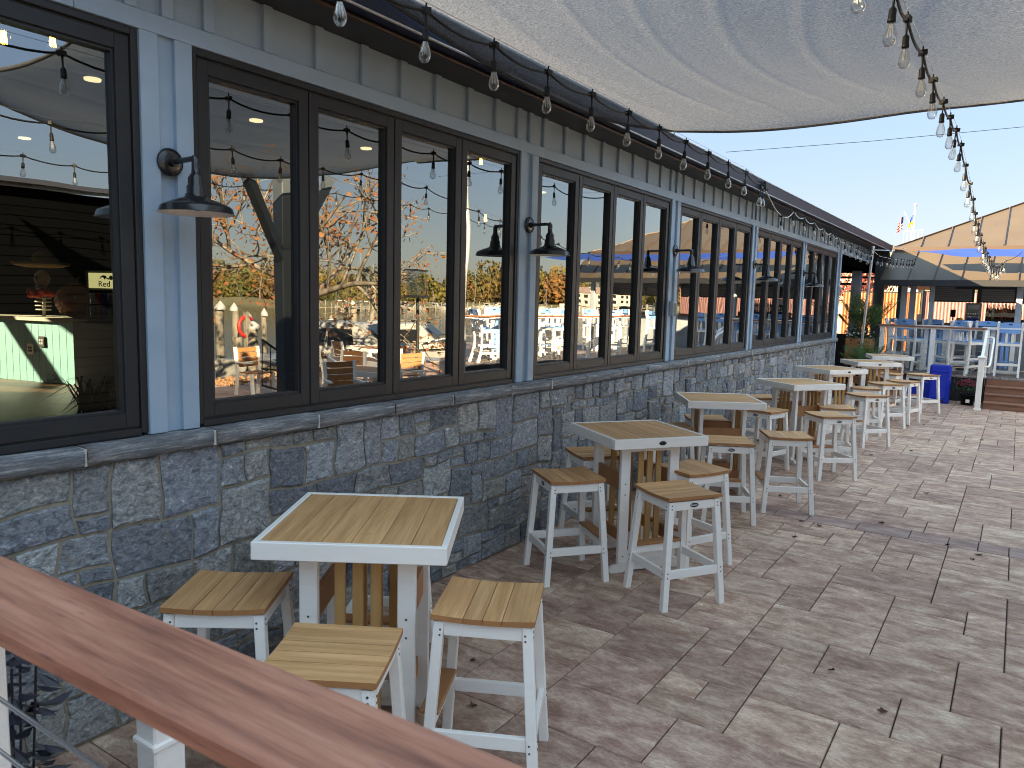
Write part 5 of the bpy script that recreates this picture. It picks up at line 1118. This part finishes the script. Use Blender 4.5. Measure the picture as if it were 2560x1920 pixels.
# ================================================================ the side of the place mirrored in the windows
# big plane tree by the seawall
def tree(label, base, H, spread, seed, leaf_n, name='plane_tree'):
    random.seed(seed); t = thing(name, label, 'tree', base); tr = MB(); tips = []
    def grow(p, d, L_, r_, lvl):
        pts = [p]; q = p; dd = d.copy(); n = 4
        for k in range(n):
            dd = (dd+Vector((random.uniform(-.22, .22), random.uniform(-.22, .22), random.uniform(-.12, .16)))).normalized(); q = q+dd*L_/n; pts.append(q)
        tr.tube(pts, [r_*(1-.5*k/n) for k in range(n+1)], 6 if lvl < 2 else 4, 0, False)
        if lvl >= 4: tips.extend(pts[1:]); return
        if lvl >= 2: tips.extend(pts[2:])
        for k in range(4 if lvl < 3 else 3):
            s_ = random.uniform(.45, 1); idx = min(n, max(1, int(s_*n))); a = random.uniform(0, 2*PI); side = dd.orthogonal().normalized(); side = Matrix.Rotation(a, 3, dd) @ side
            nd = (dd*.6+side*random.uniform(.6, 1.1)+Vector((0, 0, .12))).normalized(); grow(pts[idx], nd, L_*random.uniform(.6, .78), r_*.52, lvl+1)
    b = Vector((0, 0, 0))
    tr.tube([b, b+Vector((.1, 0, 1.0)), b+Vector((.05, .1, 1.9))], [.22, .17, .15], 10, 0, False)
    for k in range(5):
        a = k*1.26+.4; grow(b+Vector((.05, .1, 1.75+.1*k)), Vector((math.cos(a), math.sin(a), .75 if k % 2 else .28)).normalized(), spread*.55, .085, 1)
    tr.build('trunk', plane_bark, t, False)
    lf = MB()
    for k in range(leaf_n):
        c = random.choice(tips)+Vector((random.gauss(0, .08), random.gauss(0, .08), random.gauss(-.05, .08))); d = Vector((random.gauss(0, 1), random.gauss(0, 1), random.gauss(0, 1))).normalized(); s_ = d.orthogonal().normalized(); z = random.uniform(.04, .075)
        lf.add([c-d*z, c+s_*z*.8, c+d*z, c-s_*z*.8], [(0, 1, 2, 3)], 0, random.random())
    tag(lf.build('crown', au_leaf, t, False), kind='stuff'); return t
tree('big plane tree with sparse orange leaves by the seawall, mirrored in the nearest windows', (10.6, 12.1, -.02), 9, 4.6, 5, 2400)
# far treeline: six crown shapes shared among many trees
random.seed(41); CROWNS = []
for v in range(6):
    mb = MB(); lobes = [(Vector((random.uniform(-.6, .6), random.uniform(-.6, .6), random.uniform(.35, .95))), random.uniform(.32, .5)) for _ in range(7)]
    for k in range(900):
        c, r_ = random.choice(lobes); d = Vector((random.gauss(0, 1), random.gauss(0, 1), random.gauss(0, 1))).normalized(); p = c+d*r_*random.uniform(.75, 1.05); n_ = (d+Vector((random.gauss(0, .5), random.gauss(0, .5), random.gauss(0, .5)))).normalized(); a = n_.orthogonal().normalized(); b = n_.cross(a); z = random.uniform(.03, .065)
        mb.add([p-a*z-b*z*.6, p+a*z-b*z, p+a*z*.7+b*z, p-a*z+b*z*.8], [(0, 1, 2, 3)], 0, 0)
    CROWNS.append(mb.mesh('crown', far_leaf))
mb = MB(); mb.tube([(0, 0, 0), (0, 0, .35), (.02, 0, .7)], [.05, .04, .02], 6); TRUNK = mb.mesh('trunk', bark)
n = 0
for k in range(150):
    az = 9+k*.46+random.uniform(-.3, .3); row = k % 3; D = shore(az)+7+row*9+random.uniform(0, 4); a = R(az); h = (5.2+row*1.2+random.choice((-1.2, -.4, 0, .6, 1.2, 3.0))+random.uniform(-.6, .6))*(1+.22*math.sin(az*.35+1))*(D/170)**.85
    t = thing('far_tree', ['low autumn tree in the front row along the mirrored far bank', 'autumn tree in the middle row of the mirrored far bank', 'tall autumn tree in the back row of the mirrored far bank'][row], 'tree', (-3.3+D*math.cos(a), D*math.sin(a), -.2), random.uniform(0, 6), 'trees on the far bank')
    c = obj('crown', CROWNS[k % 6], t, (0, 0, h*.02)); c.scale = (h*.62, h*.62, h*.72); tk = obj('trunk', TRUNK, t); tk.scale = (h, h, h)
# houses on the far bank
for az, D, w in ((53.0, 262, 10), (63.0, 262, 22), (56.5, 240, 8)):
    a = R(az); x, y = -3.3+D*math.cos(a), D*math.sin(a); t = thing('far_house', 'pale house on the far bank among the trees', 'house', (x, y, 0), a-PI/2, 'houses on the far bank')
    mb = MB(); mb.box(-w/2, w/2, -3, 3, 0, 4.2); mb.build('wall', house_w, t, False)
    mb = MB(); mb.prism([(-3.4, 4.2), (3.4, 4.2), (0, 6.2)], -w/2-.4, w/2+.4, Matrix(((0, 0, 1, 0), (1, 0, 0, 0), (0, 1, 0, 0), (0, 0, 0, 1)))); mb.build('roof', house_r, t, False)
    for q in range(int(w/2.2)):
        for z in (.9, 2.7): mb = MB(); xq = -w/2+1.1+2.2*q; mb.box(xq-.5, xq+.5, -3.05, -3.0, z, z+1.0); mb.build('window', boat_glass, t, False)
# far docks, boats and masts
def boat(t, L_, cabin=True, mast=0):
    mb = MB(); hull = []
    for k in range(9):
        u = k/8; x = -L_/2+L_*u; w = .32*L_*.5*(1-max(0, (u-.45)/.55)**2.2); hull += [(x, -w, .30*L_*.28+.06*u*L_*.5), (x, -w*.75, .02), (x, 0, -.05*L_), (x, w*.75, .02), (x, w, .30*L_*.28+.06*u*L_*.5)]
    mb.add(hull, [(k*5+q, (k+1)*5+q, (k+1)*5+q+1, k*5+q+1) for k in range(8) for q in range(4)]+[(k*5, k*5+4, (k+1)*5+4, (k+1)*5) for k in range(8)]+[(4, 3, 2, 1, 0)]); mb.build('hull', boat_w, t, False)
    if cabin:
        z0 = .085*L_+.02*L_; mb = MB(); w = .12*L_
        mb.add([(-.2*L_, -w, z0), (.20*L_, -w*.9, z0+.01*L_), (.20*L_, w*.9, z0+.01*L_), (-.2*L_, w, z0), (-.18*L_, -w*.9, z0+.13*L_), (.06*L_, -w*.8, z0+.13*L_), (.06*L_, w*.8, z0+.13*L_), (-.18*L_, w*.9, z0+.13*L_)], [(0, 1, 5, 4), (1, 2, 6, 5), (2, 3, 7, 6), (3, 0, 4, 7), (4, 5, 6, 7)]); mb.build('cabin', boat_w, t, False)
        for sg in (-1, 1):
            for (xa, xb) in ((-.155, -.06), (-.045, .06)):
                mb = MB(); f0, f1 = .2, .8; yv = lambda f: sg*(w*(1-.1*f)+.012*L_*.3); mb.add([(xa*L_, yv(.25), z0+.04*L_), (xb*L_, yv(.25), z0+.04*L_), (xb*L_*(.9), yv(.8), z0+.105*L_), (xa*L_, yv(.8), z0+.105*L_)], [(0, 1, 2, 3)]); mb.build('window', boat_glass, t, False)
        mb = MB(); mb.add([(.198*L_, -w*.75, z0+.03*L_), (.198*L_, w*.75, z0+.03*L_), (.085*L_, w*.68, z0+.118*L_), (.085*L_, -w*.68, z0+.118*L_)], [(0, 1, 2, 3)]); mb.v = [(x+.012*L_, y, z+.006*L_) for x, y, z in mb.v]; mb.build('windscreen', boat_glass, t, False)
        mb = MB(); mb.tube([(.22*L_, -.13*L_, z0+.05*L_), (.40*L_, -.07*L_, z0+.09*L_), (.47*L_, 0, z0+.10*L_), (.40*L_, .07*L_, z0+.09*L_), (.22*L_, .13*L_, z0+.05*L_)], .003*L_, 5); mb.build('bow_rail', steel_m, t, False)
    if mast: mb = MB(); mb.tube([(0, 0, .1), (0, 0, mast)], .05, 6); mb.tube([(0, 0, mast), (.48*L_, 0, .8)], .012, 4); mb.tube([(0, 0, mast), (-.48*L_, 0, .8)], .012, 4); mb.tube([(0, 0, 1.6), (-.4*L_, 0, 1.7)], .06, 6); mb.build('mast', steel_m, t, False)
random.seed(12)
for k in range(26):
    az = 43.2+k*.92; D = shore(az)-8-random.uniform(0, 5); a = R(az); L_ = random.uniform(5, 8.5); ms = random.choice((0, 0, 0, 9, 11)) if k > 1 else 11
    t = thing('moored_boat', 'white sailing boat with tall bare mast along the far docks' if ms else 'white motor boat with low cabin moored along the far docks', 'boat', (-3.3+D*math.cos(a), D*math.sin(a), -.93), random.uniform(0, 6), 'boats along the far docks'); boat(t, L_, not ms, ms)
for k in range(11):
    az = 43+k*2.25; D = shore(az)-13; a = R(az); t = thing('far_dock', 'pale timber dock along the far bank', 'dock', (-3.3+D*math.cos(a), D*math.sin(a), -.9), a+PI/2, 'docks along the far bank')
    mb = MB(); mb.box(-3.6, 3.6, -.6, .6, .35, .5); mb.build('deck', dock_m, t, False)
    for q in range(6): mb = MB(); mb.tube([(-3.3+1.3*q, .7, -.3), (-3.3+1.3*q, .7, 1.3+.5*(q % 2))], .13, 7); mb.build('piling', pile_m, t, False)
# near cruiser, dock, pilings
t = thing('cabin_cruiser', 'white cabin cruiser moored by the seawall, mirrored in the second pane', 'boat', (14.6, 17.6, -.93), R(160)); boat(t, 8.6)
t = thing('cabin_cruiser', 'second white cruiser beyond the nearest one, mirrored in the window', 'boat', (17.0, 23.0, -.93), R(150)); boat(t, 8.0)
dk = thing('near_dock', 'low timber finger dock on the water by the seawall', 'dock', (17, 15, -.9))
random.seed(6)
for k in range(30): mb = MB(); x = 12.3+.36*k; mb.box(x, x+.34, 16.0-.05*k, 17.2-.05*k, -.42, -.36, rnd=random.random()); mb.build('plank', dock_m, dk)
for x, y in ((12.6, 17.3), (15.5, 16.9), (19, 16.4), (22.6, 15.9)): mb = MB(); mb.tube([(x, y, -1.2), (x, y, .4)], .13, 8); mb.build('piling', pile_m, dk)
mb = MB(); mb.box(14.9, 23.3, 15.6, 15.7, -.6, -.42); mb.build('fascia', dock_m, dk)
for i, (az, D, zt, w) in enumerate(((37.4, 22.0, .95, .13), (35.2, 27.0, 1.35, .15), (36.1, 29.0, 1.25, .12), (37.0, 31.0, .9, .12), (38.1, 30, 1.1, .12), (42.8, 31, .85, .13), (44.6, 34, 1.45, .13), (45.8, 38, 2.2, .13), (43.5, 30, .6, .12), (49.0, 30, .9, .13), (52.5, 28, 1.0, .13), (51.8, 33, 1.2, .13), (34.3, 24, .6, .13), (47.2, 30, .8, .12))):
    a = R(az); x, y = -3.3+D*math.cos(a), D*math.sin(a); t = thing('mooring_piling', 'weathered mooring piling with pale cap, mirrored in the windows', 'piling', (x, y, -1), 0, 'mooring pilings by the docks')
    mb = MB(); mb.tube([(0, 0, -.4), (random.uniform(-.1, .1), random.uniform(-.1, .1), zt+1)], w, 9); mb.build('post', pile_m, t, False)
    mb = MB(); mb.lathe([(w*1.2, 0), (w*1.25, .08), (w*.9, .16), (.001, .3)], 10, Matrix.Translation((0, 0, zt+1))); mb.build('cap', boat_w, t, False)
mb = MB(); a = R(36.9); x, y = -3.3+28*math.cos(a), 28*math.sin(a)
pts = [(x+.0, y+.3*math.cos(k*PI/8), .75+.34*math.sin(k*PI/8)) for k in range(17)]; mb.tube(pts, .06, 8, 0, False); sname(mb, 'life_ring', red_m, 'red life ring hung on a dock post, mirrored in the first window', 'life ring', (x, y, .75))
mb = MB(); a0 = R(37.0); mb.box(x-.07, x+.07, y-.07, y+.07, -1.2, 1.25); sname(mb, 'dock_post', pile_m, 'dock post carrying the red life ring', 'post', (x, y, -1))
# stair handrail with dark post
t = thing('patio_handrail', 'dark metal stair handrail at the seawall, mirrored low in the window', 'handrail', (6.6, 8.6, 0))
mb = MB(); mb.tube([(6.4, 7.6, 1.25), (7.3, 9.3, .62)], .022, 8); mb.tube([(6.4, 7.6, .55), (7.3, 9.3, .1)], .016, 8); mb.build('rail', beam_m, t)
for k in range(7): u = k/6; mb = MB(); mb.tube([(6.4+.9*u, 7.6+1.7*u, .55-.45*u), (6.4+.9*u, 7.6+1.7*u, 1.25-.63*u)], .009, 6); mb.build('baluster', beam_m, t)
mb = MB(); mb.box(7.2, 7.42, 9.2, 9.42, 0, .95, bev=.01); mb.box(7.18, 7.44, 9.18, 9.44, .95, 1.0, bev=.01); mb.build('newel', grey_box, t)
# dining set on the outer patio
def make_dchair():
    t = thing('dining_chair', 'x', 'chair', (0, 0, 0))
    for sx in (-1, 1):
        mb = MB(); mb.bar((sx*.24, .22, 0), (sx*.24, .2, .43), .05, .05, up=(0, 1, 0)); mb.build('front_leg', white, t, False)
        mb = MB(); mb.bar((sx*.24, -.27, 0), (sx*.24, -.22, .43), .05, .05, up=(0, 1, 0)); mb.bar((sx*.24, -.22, .43), (sx*.24, -.30, .92), .05, .05, up=(0, 1, 0)); mb.build('back_post', white, t, False)
        mb = MB(); mb.bar((sx*.26, -.25, .64), (sx*.26, .24, .64), .06, .025); mb.build('arm', white, t, False)
    for k in range(5): mb = MB(); mb.box(-.22, .22, -.22+.09*k, -.14+.09*k, .425, .447); mb.build('seat_slat', teak_edge, t, False)
    for k in range(4): mb = MB(); z = .54+.095*k; y = -.235-.02*k; mb.box(-.215, .215, y-.01, y+.012, z, z+.08); mb.build('back_slat', teak_edge, t, False)
    return t
dc0 = make_dchair(); dl = 'low white dining chair with teak slatted back on the outer patio'
for i, (x, y, a) in enumerate(((6.9, 9.9, 160), (8.0, 10.6, 40), (7.6, 11.6, 200), (6.6, 11.2, -60), (9.0, 12.0, 20), (5.4, 8.4, 120), (8.9, 9.4, 90), (5.8, 10.4, 30))):
    if i == 0: dc0.location = (x, y, 0); dc0.rotation_euler = (0, 0, R(a)); dc0['label'] = dl; dc0['group'] = 'dining chairs mirrored in the windows'
    else: instance(dc0, (x, y, 0), R(a), dl, 'dining chairs mirrored in the windows')
def make_dt2():
    t = thing('dining_table', 'white low dining table with teak top on the outer patio', 'table', (0, 0, 0), 0, 'dining tables mirrored in the windows')
    for k in range(7): mb = MB(); mb.box(-.45, .45, -.42+.12*k, -.305+.12*k, .70, .725); mb.build('plank', teak_edge, t, False)
    mb = MB(); mb.box(-.5, .5, -.47, -.425, .65, .73); mb.box(-.5, .5, .425, .47, .65, .73); mb.box(-.5, -.455, -.424, .424, .65, .73); mb.box(.455, .5, -.424, .424, .65, .73); mb.build('rim', white, t, False)
    for sx in (-1, 1):
        for sy in (-1, 1): mb = MB(); mb.box(sx*.43-.04, sx*.43+.04, sy*.4-.04, sy*.4+.04, 0, .65); mb.build('leg', white, t, False)
    return t
d20 = make_dt2(); d20.location = (7.4, 10.6, 0); d20.rotation_euler = (0, 0, .6)
instance(d20, (9.4, 13.2, 0), .2, d20['label']); instance(d20, (6.0, 9.3, 0), .5, d20['label'])
# mulch bed with rocks and planting at the seawall
mb = MB(); random.seed(3)
for k in range(500):
    c = Vector((random.uniform(10.4, 11.7), random.uniform(9.5, 15), random.uniform(.0, .05))); mb.ball(c, random.uniform(.02, .06), 5, 3, 0, (1, 1, .6), random.random())
tag(mb.build('mulch_bed', mulch_m), kind='stuff')
# lantern heater
t = thing('lantern_heater', 'tall patio lantern with glass box on a thin dark post', 'lantern', (8.6, 14.1, 0)); t.location = (7.4, 12.8-.4, 0)
mb = MB(); mb.lathe([(.001, 0), (.2, 0), (.2, .05), (.05, .06)], 16); mb.tube([(0, 0, .05), (0, 0, 1.95)], .04, 10); mb.build('post', beam_m, t, False)
mb = MB(); mb.box(-.2, .2, -.2, .2, 1.95, 2.0); mb.box(-.2, .2, -.2, .2, 2.52, 2.55); mb.build('frame', beam_m, t, False)
mb = MB(); mb.box(-.17, .17, -.17, .17, 2.0, 2.52); mb.build('glass_box', lantern_glass, t, False)

# ================================================================ inside the restaurant
bc = thing('bar_counter', 'sunlit mint beadboard bar counter inside the nearest window', 'bar counter', (-5.8, 4.1, FL))
A_, B_ = Vector((-6.9, 3.86, 0)), Vector((-5.06, 4.24, 0)); dv = (B_-A_); L_ = dv.length; dv.normalize(); nv = Vector((dv.y, -dv.x, 0)); nb = int(L_/.105)
for k in range(nb):
    a, b = A_+dv*(L_*k/nb+.003), A_+dv*(L_*(k+1)/nb-.003); mb = MB(); mb.prism([(a.x+nv.x*.012, a.y+nv.y*.012), (b.x+nv.x*.012, b.y+nv.y*.012), (b.x, b.y), (a.x, a.y)], FL+.002, 1.62); mb.build('board', mint_m, bc)
mb = MB(); c_, d_ = A_-nv*.5, B_-nv*.5; mb.prism([(A_.x, A_.y), (B_.x, B_.y), (d_.x, d_.y), (c_.x, c_.y)], FL, 1.62); mb.build('core', mint_m, bc)
mb = MB(); e = .05; P_ = [A_+nv*e-dv*e, B_+nv*e+dv*e, d_-nv*e+dv*e, c_-nv*e-dv*e]; mb.prism([(p.x, p.y) for p in P_], 1.621, 1.66); mb.build('counter_top', bone_m, bc)
for u, z, m_ in ((.52, 1.30, white), (.62, 1.39, black_plastic)):
    p = A_+dv*(L_*u)+nv*.016; ang = math.atan2(dv.y, dv.x); mb = MB(); Mx = Matrix.Translation((p.x, p.y, z)) @ rotz(ang); mb.box(-.05, .05, -.012, 0, -.06, .06, M=Mx, bev=.004); ob = mb.build('outlet', m_, bc)
    for q in range(4): mb = MB(); mb.box(-.028+.034*(q % 2), -.006+.034*(q % 2), -.016, -.011, -.03+.034*(q//2), -.006+.034*(q//2), M=Mx); mb.build('socket', [grey_box, ink_m][m_ is white], ob)
# fridge with its sign
t = thing('energy_drink_fridge', 'grey counter fridge with pale yellow brand sign inside the nearest window', 'fridge', (-4.3, 4.10, 1.66))
ang = R(25)
t.rotation_euler = (0, 0, ang)
def sign_text(txt, size, par, Mx, m_, name='lettering', ext=.002):
    cu = bpy.data.curves.new(name, 'FONT'); cu.body = txt; cu.size = size; cu.extrude = ext; cu.align_x = 'CENTER'; cu.resolution_u = 3
    o = bpy.data.objects.new('tmp_text', cu); COL.objects.link(o); me = bpy.data.meshes.new_from_object(o); bpy.data.objects.remove(o); me.transform(Mx)
    me.materials.clear(); me.materials.append(m_); q = obj(name, me, par); return q
mb = MB(); mb.box(-.30, .30, 0, .4, 0, .52, bev=.01); mb.build('cabinet', fridge_m, t, False)
mb = MB(); mb.box(-.25, .25, -.012, -.002, .34, .49); sg_ = mb.build('sign', sign_y, t, False)
RXm = Matrix.Rotation(PI/2, 4, 'X')
sign_text('Red Bull', .085, sg_, Matrix.Translation((0, -.014, .355)) @ RXm, ink_m)
for s_ in (-1, 1):
    mb = MB(); pts = [(0, 0), (.03, .008), (.045, .03), (.075, .034), (.10, .022), (.115, .0), (.105, 0), (.095, .012), (.07, .010), (.06, -.008), (.05, -.008), (.05, .006), (.035, .002), (.02, -.010), (.005, -.008)]
    mb.add([(s_*(.012+x), -.0145, .435+y) for x, y in pts], [tuple(range(len(pts))) if s_ > 0 else tuple(reversed(range(len(pts))))]); mb.build('bull_emblem', ink_m, sg_, False)
mb = MB(); mb.lathe([(.001, 0), (.022, 0)], 14, Matrix.Translation((0, -.0135, .445)) @ RXm); mb.build('sun_emblem', yel_m, sg_, False)
mb = MB(); mb.box(-.25, .25, -.008, -.002, .03, .32); mb.build('door_glass', boat_glass, t, False)
for z in (.18, .05):
    for k in range(7): mb = MB(); mb.lathe([(.001, 0), (.026, 0), (.026, .1), (.02, .11), (.001, .11)], 8, Matrix.Translation((-.2+.065*k, -.03, z))); mb.build('can', [boat_w, redcloth, bin_m][k % 3], t, False)
mb = MB(); mb.box(-4.7, -3.6, 3.9, 4.6, FL, 1.655); sname(mb, 'back_counter', int_wall, 'dark back counter under the small fridge indoors', 'counter', (-4.1, 4.2, FL))
# pumpkins and figure
def pumpkin(label, loc, r_, m_, flames=False):
    t = thing('pumpkin', label, 'pumpkin', loc); mb = MB(); n, m2 = 24, 10; vs = []
    for i in range(m2+1):
        ph = PI*i/m2
        for k in range(n): th = 2*PI*k/n; rr = r_*math.sin(ph)*(1-.07*abs(math.sin(th*4)))+.0005; vs.append((rr*math.cos(th), rr*math.sin(th), r_*.8*(1-math.cos(ph))))
    mb.add(vs, [(i*n+k, i*n+(k+1) % n, (i+1)*n+(k+1) % n, (i+1)*n+k) for i in range(m2) for k in range(n)], 0, 0, True); mb.build('shell', m_, t, False)
    mb = MB(); mb.tube([(0, 0, r_*1.55), (.01, .01, r_*1.75), (.03, .02, r_*1.9)], [.022, .015, .018], 7); mb.build('stem', bark, t, False)
    if flames:
        mb = MB()
        for k in range(10):
            a = k*.63; w = .13; rr = r_*1.0
            mb.add([(rr*.72*math.cos(a-w), rr*.72*math.sin(a-w), r_*.22), (rr*.72*math.cos(a+w), rr*.72*math.sin(a+w), r_*.22), (rr*1.02*math.cos(a+.05), rr*1.02*math.sin(a+.05), r_*(.9+.2*(k % 2)))], [(0, 1, 2)])
        mb.build('flame_paint', yel_m, t, False)
pumpkin('flame painted pumpkin on the end of the mint bar counter', (-5.45, 4.33, 1.66), .24, pump_m, True)
pumpkin('orange pumpkin on the sill inside the second window', (-.55, 2.78, 1.30), .13, pump_m)
pumpkin('second orange pumpkin on the sill, right of the white one', (-.60, 3.02, 1.30), .13, pump_m)
pumpkin('small white pumpkin between the two orange ones on the sill', (-.42, 2.86, 1.30), .09, cream_m)
mb = MB(); mb.box(-.85, -.30, 2.3, 3.4, 1.22, 1.295); sname(mb, 'sill_shelf', int_floor, 'wooden shelf inside the second window carrying pumpkins', 'shelf', (-.6, 2.85, 1.22))
t = thing('skeleton_figure', 'dim skeleton decoration in a straw sombrero behind the bar counter', 'decoration', (-5.6, 4.25, 1.66)); t.location = (-6.0, 4.22, 1.66)
mb = MB(); mb.ball((0, 0, .43), .085, 12, 9, 0, (.9, 1, 1.15)); mb.box(-.045, .045, -.07, .02, .31, .36, bev=.015); mb.build('skull', bone_m, t, False)
for s_ in (-1, 1): mb = MB(); mb.ball((s_*.032, -.078, .44), .020, 8, 6); mb.build('eye_socket', ink_m, t, False)
mb = MB(); mb.tube([(0, 0, 0), (0, .02, .3)], .02, 8)
for k in range(5): z = .08+.045*k; mb.tube([(.11*math.cos(q*PI/4), .07*math.sin(q*PI/4), z) for q in range(9)], .008, 5)
mb.build('ribcage', bone_m, t, False)
mb = MB(); mb.lathe([(.001, .74), (.05, .74), (.09, .68), (.10, .60), (.15, .57), (.27, .585), (.30, .61), (.27, .575), (.15, .555), (.001, .55)], 24); mb.build('sombrero', straw_m, t, False)
mb = MB()
for k in range(14): a = k*.45; mb.ball((.12*math.cos(a), .1*math.sin(a)-.02, .27+.02*math.sin(k*3)), .04, 6, 5)
mb.build('flower_garland', redcloth, t, False)
# sign with plates, glowing pendant bulbs, grass plant
t = thing('fishing_sign', 'dark hanging sign with licence plate lettering inside the second window', 'sign', (-.9, 2.93, 2.2))
mb = MB(); mb.box(-.01, .01, -.15, .15, -.10, .19, bev=.003); mb.build('board', bead_m, t, False)
mb = MB(); mb.box(.011, .014, -.13, .10, -.02, .07); pl_ = mb.build('plate', cream_m, t, False)
sign_text('FISHIN', .062, pl_, Matrix.Translation((.016, -.015, .005)) @ Matrix.Rotation(PI/2, 4, 'Z') @ RXm, ink_m)
mb = MB(); mb.tube([(0, -.1, .19), (0, -.1, 1.25)], .003, 4); mb.tube([(0, .1, .19), (0, .1, 1.25)], .003, 4); mb.build('hanging_wire', steel_m, t, False)
for i, (x, y, z) in enumerate(((-1.0, 2.05, 3.27), (-1.0, 1.82, 3.22), (-1.0, 5.81, 3.26), (-1.0, 5.9, 2.75))):
    t = thing('pendant_bulb', 'glowing amber pendant bulb hanging inside behind the window glass', 'pendant lamp', (x, y, z), 0, 'glowing pendant bulbs inside')
    mb = MB(); mb.tube([(0, 0, 3.46-z), (0, 0, .07)], .004, 5); mb.lathe([(.014, .05), (.014, .08), (.004, .09)], 8); mb.build('cord', black_plastic, t, False)
    mb = MB(); mb.ball((0, 0, 0), .04, 10, 8, 0, (.85, .85, 1.2)); mb.build('globe', bulb_glass, t, False)
    mb = MB()
    for k in range(4): mb.tube([(.008*math.cos(k*1.57), .008*math.sin(k*1.57), .03), (.014*math.cos(k*1.57), .014*math.sin(k*1.57), -.03)], .004, 4)
    mb.build('filament', glow_m, t, False)
t = thing('grass_plant', 'dark spiky grass plant in a box inside the nearest window', 'plant', (-.65, 2.0, 1.0)); random.seed(19)
mb = MB(); mb.box(-.12, .12, -.14, .14, 0, .28, bev=.01); mb.build('planter', int_wall, t, False)
mb = MB()
for k in range(70):
    a = random.uniform(0, 2*PI); L_ = random.uniform(.2, .45); tip = Vector((math.cos(a)*L_*.6, math.sin(a)*L_*.8, .28+L_*random.uniform(.25, .8))); m_ = Vector((math.cos(a)*L_*.25, math.sin(a)*L_*.3, .28+L_*.6)); s_ = Vector((-math.sin(a), math.cos(a), 0))*.006
    b = Vector((random.uniform(-.06, .06), random.uniform(-.08, .08), .28)); mb.add([b-s_, b+s_, m_+s_, m_-s_, tip], [(0, 1, 2, 3), (3, 2, 4)], 0, random.random())
tag(mb.build('blades', leaf_d, t, False), kind='stuff')

# dark timber kiosk across the patio, mirrored in the nearest window
t = thing('patio_kiosk', 'dark boarded kiosk across the patio, mirrored darkly in the nearest window', 'kiosk', (7.9, 3.8, 0)); random.seed(23)
for k in range(27): mb = MB(); z = .02+.118*k; mb.box(6.8, 6.83, 1.6, 6.0, z, z+.108, rnd=random.random()); mb.build('cladding_board', kiosk_m, t)
for k in range(27): mb = MB(); z = .02+.118*k; mb.box(6.83, 9.1, 5.97, 6.0, z, z+.108, rnd=random.random()); mb.build('cladding_board', kiosk_m, t)
mb = MB(); mb.box(6.84, 9.1, 1.6, 5.96, 0, 3.2); mb.build('core', kiosk_m, t)
mb = MB(); mb.add([(6.5, 1.3, 3.22), (6.5, 6.3, 3.22), (9.4, 6.3, 3.5), (9.4, 1.3, 3.5), (6.5, 1.3, 3.28), (6.5, 6.3, 3.28), (9.4, 6.3, 3.56), (9.4, 1.3, 3.56)], [(3, 2, 1, 0), (4, 5, 6, 7), (0, 1, 5, 4), (1, 2, 6, 5), (2, 3, 7, 6), (3, 0, 4, 7)]); mb.build('roof', roof_m, t)

t = thing('sail_post', 'dark square post with forked braces out on the patio, mirrored in the first pane', 'post', (4.3, 6.35, 0))
mb = MB(); mb.box(4.21, 4.39, 6.26, 6.44, 0, 3.42, bev=.01); mb.build('shaft', dark_col, t)
mb = MB(); mb.bar((4.3, 6.36, 2.35), (3.98, 5.55, 3.36), .10, .12); mb.build('brace', dark_col, t)
mb = MB(); mb.bar((4.3, 6.34, 2.35), (4.3, 7.1, 3.5), .10, .12); mb.build('brace', dark_col, t)
